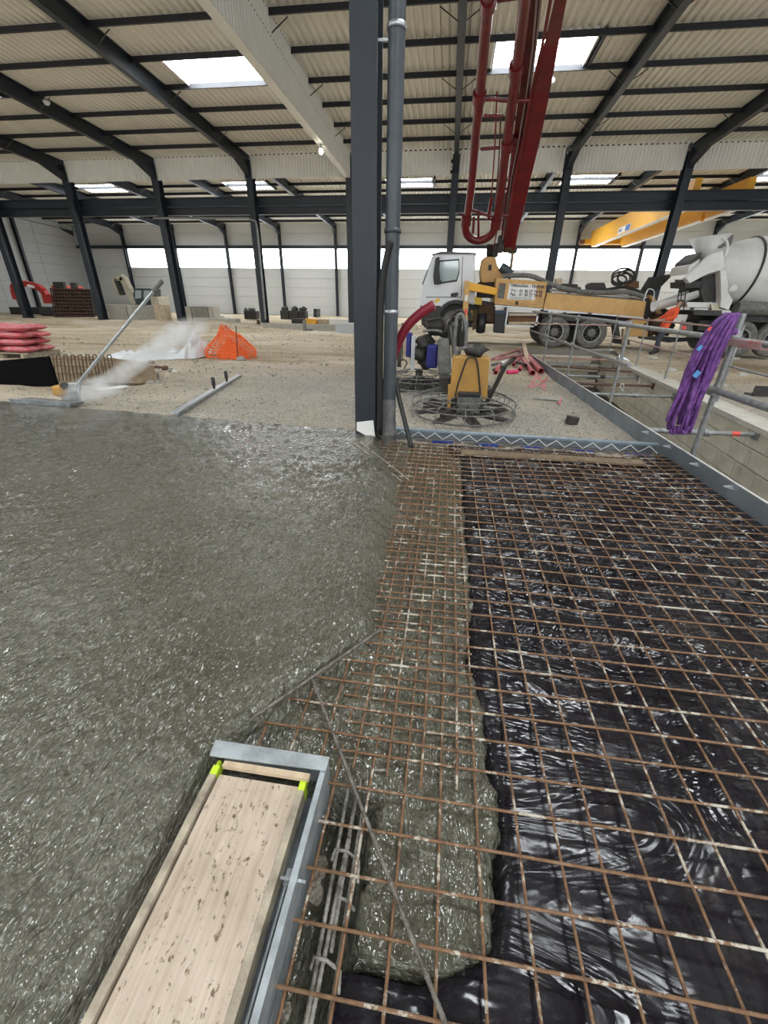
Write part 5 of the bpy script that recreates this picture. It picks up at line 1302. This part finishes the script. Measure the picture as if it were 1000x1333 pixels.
# straightedge with two black grips
a, b = atz(227, 541, -.0), gp(313, 490)
t = thing('straightedge', 'aluminium straightedge with two black grips lying on the sand', 'straightedge', lerp(a, b, .5))
mb = MB(); mb.bar(a + V(0, 0, .035), b + V(0, 0, .045), .10, .03); mb.part('blade', 'alu', t, .004)
mb = MB(); mb.bar(a + V(.03, 0, .01), b + V(.03, 0, .01), .02, .06); mb.part('fin', 'galva_dirty', t)
for f in (.50, .72):
    c = lerp(a, b, f) + V(0, 0, .05); MB().lathe(c, (0, 0, 1), [(0, .022), (.06, .022), (.07, .034), (.2, .032), (.21, .01)], 10).part('grip', 'black_plastic', t)
# black board standing at the trench
q = [aty(x, y, 7.35) for x, y in ((-30, 472), (62, 464), (75, 503), (-30, 504))]
mb = MB(); mb.prism(q, (0, .05, 0)); tag(mb.build('board', 'matt_black'), 'large matt black panel standing on edge beside the starter bars', 'panel')
# rebar loops in the trench
t = thing('starter_bars', 'row of rusty rebar loops standing in the trench behind the black panel', 'rebar', (-7.9, 8.9, -.5))
for i in range(9):
    px = 64 + i * 9.5
    mb = MB(); p0 = aty(px + 3 + i * .6, 496, 8.8); p1 = aty(px, 466, 8.8); p2 = aty(px + 2.4, 462, 8.8); p3 = aty(px + 5, 466, 8.85); p4 = aty(px + 9, 496, 8.9)
    mb.tube(smooth_path([p0, p1, p2, p3, p4]), .010, 6); mb.part('loop', 'rebar_dark', t)
for q_ in (467, 476, 486): MB().tube([aty(60, q_, 8.83), aty(150, q_ + 2, 8.83)], .010, 6).part('tie_bar', 'rust', t)
mb = MB(); rows = []
for j in range(9):
    v = j / 8; rows.append([aty(lerp(60, 200, i / 24) + 6 * v, lerp(lerp(463, 476, (i / 24) ** 3), 499, v) + 1.2 * nz(i * .7, j * .6), lerp(9.7, 9.0, v) + .10 * nz(i * .4, j * .9, 3)) for i in range(25)])
mb.grid(rows); o = mb.build('soil_bank', 'dark_soil'); o['kind'] = 'stuff'; tag(o, 'damp brown soil face of the trench behind the rebar loops', 'soil')
# stack of red sacks on a pallet
c = gp(8, 466); c.y += .3; sx = c.x
t = thing('pallet', 'wooden pallet under the red sacks', 'pallet', c)
for k in range(5):
    mb = MB(); mb.bbox(sx - .9, sx + .75, c.y - .35 + k * .25, c.y - .20 + k * .25, c.z + .12, c.z + .145); mb.part('deck_board', 'wood_grey', t)
for k in (-.8, -.1, .65):
    mb = MB(); mb.bbox(sx + k - .05, sx + k + .05, c.y - .4, c.y + .85, c.z, c.z + .12); mb.part('bearer', 'wood_grey', t)
for lay in range(4):
    for i in range(2):
        for j in range(2):
            cc = V(sx - .50 + i * .88 + random.uniform(-.05, .05) - .04 * (lay % 2), c.y - .1 + j * .56 + random.uniform(-.03, .03), c.z + .145 + .09 + lay * .185)
            n, m_ = 14, 10; rows = []
            def sk_(u, v, top):
                e = (1 - abs(2 * u - 1) ** 4) * (1 - abs(2 * v - 1) ** 4)
                return cc + V((u - .5) * .80, (v - .5) * .46, (top * .085 * max(0, e) ** .5) + .01 * nz(u * 5 + lay, v * 5 + i, top))
            mb = MB()
            for top in (-1, 1): mb.grid([[sk_(ii / n, jj / m_, top) for ii in range(n + 1)] for jj in range(m_ + 1)])
            tag(mb.build('sack', 'sack_red'), ['red sack at the bottom of the stack on the pallet', 'red sack in the second layer of the pallet stack', 'red sack in the third layer of the pallet stack', 'red sack on top of the pallet stack'][lay], 'sack', 'red sacks on the pallet')
# crumpled white film
mb = MB(); A0, B0 = gp(78, 470), gp(272, 464); rows = []
A0 = gp(140, 471)
for j in range(15):
    v = j / 14; r = []
    for i in range(61):
        u = i / 60; p = lerp(A0, B0, u) + V(0, (v - .5) * 1.1, 0)
        e = math.sin(math.pi * v) ** .6
        h = (.10 + .12 * math.sin(u * 9) ** 2 + .42 * math.exp(-((u - .88) / .09) ** 2) + .16 * math.exp(-((u - .45) / .2) ** 2)) * sst(0, .05, u) * sst(1, .97, u)
        h *= .75 + .7 * abs(noise.noise(Vector((u * 14, v * 5, 1)))) + .3 * noise.noise(Vector((u * 30, v * 9, 4)))
        z = max(soil_z(p.x, p.y), -.2) + .015 + e * max(.02, h); r.append(V(p.x + .06 * nz(u * 20, v * 6, 2), p.y + .08 * nz(u * 13, v * 7), z))
    rows.append(r)
mb.grid(rows); tag(mb.build('plastic_sheet', 'film_white'), 'crumpled translucent white plastic sheet heaped on the sand', 'sheet')
# orange safety net heap
cN = gp(306, 466); 
t = thing('safety_net', 'heap of orange plastic safety netting bunched up on the sand', 'net', cN)
def netp(u, v):
    a = u * 2 * math.pi; r = (1 - v) ** .75; k = 1 + .42 * nz(math.cos(a) * 1.6, math.sin(a) * 1.6, v * 2.5)
    x = math.cos(a) * .80 * r * k - .12 * v; y = math.sin(a) * .65 * r * k
    z = .80 * (1 - (1 - v) ** 1.35) * (1 + .25 * nz(math.cos(a) * 2, math.sin(a) * 2, 5)) * (1 - .10 * math.cos(a))
    return cN + V(x, y, z + .02)
nu, nv = 40, 14
for j in range(nv):
    MB().tube([netp((i + .5 * (j % 2)) / nu, j / nv) for i in range(nu)], .012, 4, closed=True).part('net_strand', 'orange_net', t)
for i in range(nu):
    if i % 2 == 0 or True: MB().tube([netp((i + .25) / nu, j / nv) for j in range(nv)], .009, 4).part('net_strand', 'orange_net', t)
mb = MB(); mb.grid([[cN + (netp(i / 30, j / 9) - cN) * .62 for i in range(31)] for j in range(10)]); mb.part('inner_folds', 'orange_net', t)
st_ = aty(309, 468, cN.y - .75); mb = MB(); mb.tube([V(st_.x, cN.y - .72, soil_z(st_.x, cN.y - .7) - .02), V(aty(307, 424, cN.y - .7).x, cN.y - .7, aty(307, 424, cN.y - .7).z)], .014, 6); tag(mb.build('stake', 'rebar_dark'), 'thin rusty stake standing in front of the orange netting', 'stake')
mb = MB(); c = gp(318, 469, .04); mb.blob(c + V(.0, -.2, 0), .14, .11, .09, bump=.5, seed=4); tag(mb.build('stone', 'stone'), 'grey stone lying at the foot of the orange netting', 'stone')
rnd = random.Random(11)
for i, (px, py) in enumerate(((192, 489), (199, 487), (205, 491), (211, 486), (217, 488), (222, 484), (180, 490), (207, 484), (195, 493), (228, 486))):
    c = gp(px, py, .03); mb = MB(); mb.blob(c, rnd.uniform(.06, .13), .08, rnd.uniform(.04, .07), 8, 5, .6, i)
    tag(mb.build('stone', ['coping', 'prop_brown', 'stone'][i % 3]), ['pale rubble stone in the small heap on the sand', 'reddish brown brick fragment in the small rubble heap', 'grey rubble stone in the small heap on the sand'][i % 3], 'stone', 'rubble on the sand')
hose('plastic_pipe', [gp(128, 508, .02), gp(146, 508, .03), gp(162, 506, .03), gp(172, 501, .03)], .03, 'paper_white', 'white plastic pipe curving on the sand by the screed', 'pipe', open_end=False)
# ---------------------------------------------------------------- far left: excavators, panels, blocks
def GZ(x, y): return soil_z(x, y)
YE_ = 38.0
def E(px, py, y=YE_): return aty(px, py, y)
t = thing('excavator', 'red excavator with raised arm far off against the gable wall', 'excavator', V(E(92, 405).x, YE_, GZ(-33, 38)))
def seg(name, m, pts, w, y, par):
    mb = MB(); pts = [aty(x, q, y) for x, q in pts]
    for i in range(len(pts) - 1): mb.bar(pts[i], pts[i + 1], .45, w, (0, 0, 1)) if abs((pts[i + 1] - pts[i]).normalized().z) < .9 else mb.bar(pts[i], pts[i + 1], .45, w, (1, 0, 0))
    return mb.part(name, m, par)
seg('boom', 'excavator_red', [(62, 388), (57, 379), (50, 373.5), (38, 370), (30, 369.5)], .45, YE_, t)
seg('stick', 'excavator_red', [(33, 368.5), (19, 371), (18, 377), (22, 390)], .38, YE_, t)
seg('cylinder', 'excavator_red', [(18, 373), (30, 392)], .2, YE_ - .3, t)
mb = MB(); mb.prism([E(21, 390), E(28, 393), E(30, 399), E(25, 400)], (0, .8, 0)); mb.part('bucket', 'mixer_dark', t)
mb = MB(); mb.bbox(E(82, 390).x, E(100, 390).x, YE_ - .9, YE_ + 1.2, E(90, 391).z, E(90, 372).z); mb.part('body', 'excavator_red', t, .1)
mb = MB(); mb.bbox(E(62, 392).x, E(75, 392).x, YE_ - .5, YE_ + .7, E(66, 395).z, E(66, 383).z); mb.part('boom_mount', 'excavator_red', t, .05)
for s in (-.9, .9):
    mb = MB(); mb.rbox(V(E(85, 405).x, YE_ + s, GZ(-33, 38) + .42), (3.4, .55, .8), .25); mb.part('track', 'mixer_dark', t)
seg('arm_stripe', 'paper_white', [(38, 372), (45, 373.5)], .2, YE_ - .24, t)
t = thing('excavator', 'cream and grey excavator with folded arm behind the concrete blocks', 'excavator', V(E(187, 405, 36.5).x, 36.5, GZ(-26, 36.5)))
seg('boom', 'cream', [(176, 396), (169, 378), (160, 361)], .5, 36.5, t); seg('stick', 'cream', [(161, 361), (151, 363), (152, 370), (159, 384)], .42, 36.5, t); seg('arm_side', 'mixer_dark', [(153, 366), (160, 384)], .25, 36.2, t)
q = [(174, 377), (178, 375), (196, 375.5), (197, 396), (174, 398)]
mb = MB(); mb.prism([E(x, y, 36.3) for x, y in q], (0, 1.4, 0)); cabo = mb.part('cab', 'teal_dark', t, .04)
for x0, x1 in ((176, 184), (187, 195)):
    mb = MB(); mb.prism([E(x0, 378, 36.28), E(x1, 378, 36.28), E(x1, 388, 36.28), E(x0, 389, 36.28)], (0, .02, 0)); mb.part('cab_window', 'glass_light', t)
mb = MB(); mb.bbox(E(197, 387, 36.4).x, E(207, 387, 36.4).x, 36.2, 37.8, E(200, 399, 36.4).z, E(200, 386, 36.4).z); mb.part('counterweight', 'cream', t, .06)
mb = MB(); mb.rbox(V(E(188, 405, 36.5).x, 36.9, GZ(-26, 36.5) + .42), (3.0, 2.2, .8), .2); mb.part('track', 'mixer_dark', t)
# leaning stack of dark mesh panels
YR = 34.2
t = thing('rebar_panel_stack', 'dark rusty stack of reinforcement panels leaning by the middle row columns', 'panels', V(E(95, 411, YR).x, YR, 0))
c4 = [E(66, 376, YR + .8), E(117, 377, YR + .8), E(123, 412, YR), E(72, 412, YR)]
for i in range(13):
    s = i / 12; MB().tube([lerp(c4[0], c4[1], s), lerp(c4[3], c4[2], s)], .06, 5).part('bar', 'rebar_dark', t)
for i in range(9):
    s = i / 8; MB().tube([lerp(c4[0], c4[3], s) + V(0, -.06, 0), lerp(c4[1], c4[2], s) + V(0, -.06, 0)], .06, 5).part('bar', 'prop_brown', t)
mb = MB(); mb.prism([p + V(0, .12, 0) for p in c4], (0, .5, 0)); mb.part('inner_panels', 'rust_dark', t)
for x, y0, y1 in ((75, 367, 376), (82, 367, 376), (97, 368, 376)):
    mb = MB(); mb.bbox(E(x - 3, y1, YR + 1).x, E(x + 3, y1, YR + 1).x, YR + .9, YR + 1.2, E(x, 378, YR + 1).z, E(x, y0, YR + 1).z); mb.part('upright_plate', 'mixer_dark', t)
def block(x0, x1, y0, y1, Y, d, m, lab, cat='block', name='concrete_block', group=None):
    ymid = (y0 + y1) / 2; a, b = aty(x0 + .3, ymid, Y), aty(x1 - .3, ymid, Y); b.z = aty(x1, y0, Y).z; zb = min(aty(x0, y1, Y).z, GZ(a.x, Y))
    mb = MB(); mb.rbox(((a.x + b.x) / 2, Y + d / 2, (zb + b.z) / 2), (b.x - a.x, d, b.z - zb), .03); return tag(mb.build(name, m), lab, cat, group)
block(125, 130, 398, 412, 35.2, .8, 'concrete_block', 'narrow pale concrete block between the rebar panels and a column')
block(139, 165, 397, 413, 33.8, 1.0, 'concrete_block', 'wide pale concrete block in front of the cream excavator')
block(165.5, 174, 397, 413, 33.8, 1.0, 'coping', 'pale concrete block end beside the wide block')
block(176, 205, 399, 415, 33.2, 1.0, 'block_grey', 'grey concrete block below the excavator cab')
block(201, 215, 397, 420, 32.4, .8, 'wood_stud', 'stack of brownish formwork timber under the excavator counterweight', 'timber', 'timber_stack')
block(240, 249, 399, 416, 34.5, 1.0, 'coping', 'white concrete block leaning against the grey block')
block(249.5, 270.5, 399, 416, 34.5, .9, 'block_grey', 'square grey concrete block between two white ones')
block(271, 279, 399, 415, 34.6, .9, 'coping', 'white concrete block on the open side of the grey block')
block(252, 308, 415, 422, 31.6, .7, 'concrete_block', 'long low concrete kerb lying in front of the blocks', 'kerb', 'concrete_kerb')
block(279, 293, 411, 415, 36.5, .8, 'paper_white', 'low white block beyond the blocks')
block(342, 440, 423, 430, 27.2, .5, 'block_grey', 'long low grey concrete beam lying on the sand near the column', 'beam', 'concrete_beam')
block(436, 461, 421, 436, 24.4, .8, 'blue_grey' if 'blue_grey' in M else mat('blue_grey', (.45, .48, .50), .7), 'pale grey stacked slabs beside the thick column', 'slabs', 'slab_stack')
block(428, 462, 416, 421, 33.5, .6, 'paper_white', 'white low slab near the far columns', 'slab', 'concrete_slab')
block(397, 412, 415, 421, 33.0, .6, 'crane_yellow', 'yellow box among the site equipment near the far wall', 'box', 'site_box')
block(379, 396, 415, 421, 33.2, .6, 'dirty_black', 'dark crate beside the yellow box', 'crate', 'site_crate')
block(412, 428, 416, 421, 33.4, .6, 'wood_stud', 'brown pallet beside the yellow box', 'pallet', 'pallet')
t = thing('barrier_sign', 'black and white square marker board near the far wall', 'sign', V(aty(413, 413, 40).x, 40, 0))
for i in range(2):
    for j in range(2):
        mb = MB(); a, b = aty(408 + 4.5 * i, 402 + 5.5 * j, 40), aty(412.5 + 4.5 * i, 407.5 + 5.5 * j, 40); mb.bbox(a.x, b.x, 40, 40.05, b.z, a.z); mb.part('square', 'black_plastic' if i == 0 else 'dirty_grey', t)
mb = MB(); p = aty(413, 412, 40.1); mb.bar(V(p.x, 40.08, -.1), p, .08, .08); mb.part('post', 'scaffold', t)
t = thing('generator', 'small dark site generator standing near the far wall', 'generator', V(aty(325, 414, 39).x, 39, GZ(-18, 39)))
mb = MB(); a, b = aty(318, 414, 39), aty(333, 405, 39); mb.rbox(((a.x + b.x) / 2, 39.4, (a.z + b.z) / 2 - .05), (b.x - a.x, .8, b.z - a.z + .1), .05); mb.part('housing', 'dirty_black', t)
for x in (320, 326, 330):
    mb = MB(); mb.blob(aty(x, 403, 39.4), .18, .18, .16, bump=.4, seed=x); mb.part('engine', 'dirty_grey', t)
mb = MB(); mb.lathe(V(aty(337, 424, 30).x, 30, GZ(-13, 30) - .05), (0, 0, 1), [(0, .01), (0, .12), (.3, .12), (.32, .01)], 10); tag(mb.build('bollard', 'rust_dark'), 'short rusty stub beside a middle row column', 'stub')
mb = MB(); p = gp(397, 431); mb.lathe(p + V(0, 0, -.05), (0, 0, 1), [(0, .10), (.62, .10), (.64, .01)], 10); mb.tube([p + V(.1, 0, .1), p + V(.5, 0, .06)], .06, 6); tag(mb.build('bollard', 'dirty_grey'), 'short grey stub pipe standing in front of the low beam', 'stub')
for i, (px, py, s) in enumerate(((372, 402, .5), (384, 403, .6), (395, 402, .4))):
    c = aty(px, py + 6, 42); mb = MB(); mb.rbox(V(c.x, 42, .35), (s * 1.6, .9, .8), .08); mb.blob((c.x, 42, .85), .35, .3, .25, bump=.5, seed=i)
    tag(mb.build('site_machine', 'dirty_black'), ['dark compact machine beside the far wall column', 'dark low machine between two site machines', 'dark machine with lever near the black and white board'][i], 'machine')
for i in range(3):
    x = [22, 43, 64][i]; a, b = aty(x - 8, 409, 39.5), aty(x + 8, 400, 39.5); mb = MB(); mb.rbox(((a.x + b.x) / 2, 39.8, (a.z + b.z) / 2), (b.x - a.x, .6, b.z - a.z), .05)
    tag(mb.build('skip', 'mixer_dark'), ['dark skip under the red excavator bucket', 'dark skip between two columns below the red boom', 'dark skip beside the rebar panel stack'][i], 'skip')
# ---------------------------------------------------------------- up in the roof
p = atx(418, 197, xc - .02); t = thing('pendant_lamp', 'small lit lamp hanging under the white smoke curtain', 'lamp', p)
mb = MB(); mb.blob(p, .11, .11, .13); mb.part('bulb', 'bulb', t); mb = MB(); mb.lathe(p + V(0, 0, .1), (0, 0, 1), [(0, .12), (.06, .1), (.1, .03), (1.2, .02)], 12); mb.part('fitting', 'scaffold', t)
for (px, py, y), lab in (((718, 103, 23.9), 'white dome detector under the skylight behind the red boom'), ((60, 131, 24.0), 'small detector fixed under the roof sheet near a rafter')):
    p = aty(px, py, y); zt = z1(y) + .2; mb = MB(); mb.lathe(V(p.x, y, zt), (0, 0, -1), [(0, .05), (zt - p.z, .05), (zt - p.z, .14), (zt - p.z + .08, .15), (zt - p.z + .16, .08), (zt - p.z + .17, .01)], 14); tag(mb.build('detector', 'white_paint'), lab, 'detector')
# dark metal offcut on the sand beyond the pit
p = aty(995, 492, 9.4); gzv = soil_z(p.x, 9.4); t = thing('steel_offcut', 'dark steel channel offcut lying on the sand beyond the pit', 'offcut', V(p.x, 9.4, gzv))
mb = MB(); mb.bbox(p.x - .12, p.x + .6, 9.35, 9.6, gzv, gzv + .03); mb.bbox(p.x - .12, p.x + .6, 9.35, 9.37, gzv, gzv + .2); mb.part('channel', 'dirty_black', t); mb = MB(); mb.bbox(p.x - .05, p.x + .4, 9.38, 9.5, gzv + .1, gzv + .16); mb.part('rod', 'alu', t)
for i, (px, py) in enumerate(((850, 468), (875, 478), (940, 498), (968, 484), (955, 468))):
    p = atz(px, py, .05); mb = MB(); mb.blob(V(p.x, p.y, soil_z(p.x, p.y) + .02), .14, .1, .05, bump=.6, seed=i + 20); tag(mb.build('stone', 'coping'), 'pale lump of rubble on the sand between the pit and the mixer truck', 'stone', 'rubble beyond the pit')
# ---------------------------------------------------------------- exhaust smoke
m = bpy.data.materials.new('smoke'); m.use_nodes = True; N = m.node_tree.nodes; L = m.node_tree.links; N.remove(N['Principled BSDF'])
pv = N.new('ShaderNodeVolumePrincipled'); pv.inputs['Color'].default_value = (.96, .98, 1, 1); pv.inputs['Anisotropy'].default_value = .1
tc = N.new('ShaderNodeTexCoord'); gr_ = N.new('ShaderNodeTexGradient'); gr_.gradient_type = 'SPHERICAL'; L.new(tc.outputs['Object'], gr_.inputs[0])
geo = N.new('ShaderNodeNewGeometry'); tx = N.new('ShaderNodeTexNoise'); tx.inputs['Scale'].default_value = 3.2; tx.inputs['Detail'].default_value = 4; L.new(geo.outputs['Position'], tx.inputs[0])
rr = N.new('ShaderNodeMapRange'); rr.inputs['From Min'].default_value = .38; rr.inputs['From Max'].default_value = .62; rr.inputs['To Max'].default_value = 10.0; L.new(tx.outputs[0], rr.inputs[0])
dm = mth(N, L, 'MULTIPLY', rr.outputs[0], mth(N, L, 'POWER', gr_.outputs['Fac'], 1.2)); L.new(dm, pv.inputs['Density'])
L.new(pv.outputs[0], N['Material Output'].inputs['Volume']); M['smoke'] = m
so = bpy.data.objects.new('exhaust_smoke', None); COL.objects.link(so); so['kind'] = 'stuff'; tag(so, 'bluish white exhaust smoke drifting from the screed engine over the sand', 'smoke')
pm = MB().blob((0, 0, 0), 1, 1, 1, 16, 12).build('puff', 'smoke', so); pmesh = pm.data; bpy.data.objects.remove(pm)
for (px, py, y), sc, ang in (((108, 513, 6.15), (.42, .34, .26), .3), ((135, 505, 6.7), (.55, .4, .24), .35), ((170, 478, 8.0), (.75, .35, .2), .45), ((205, 452, 9.3), (.8, .45, .22), .4), ((235, 435, 10.6), (.85, .6, .36), .35)):
    inst(pmesh, 'puff', so, aty(px, py, y), (0, -ang, .6), sc)
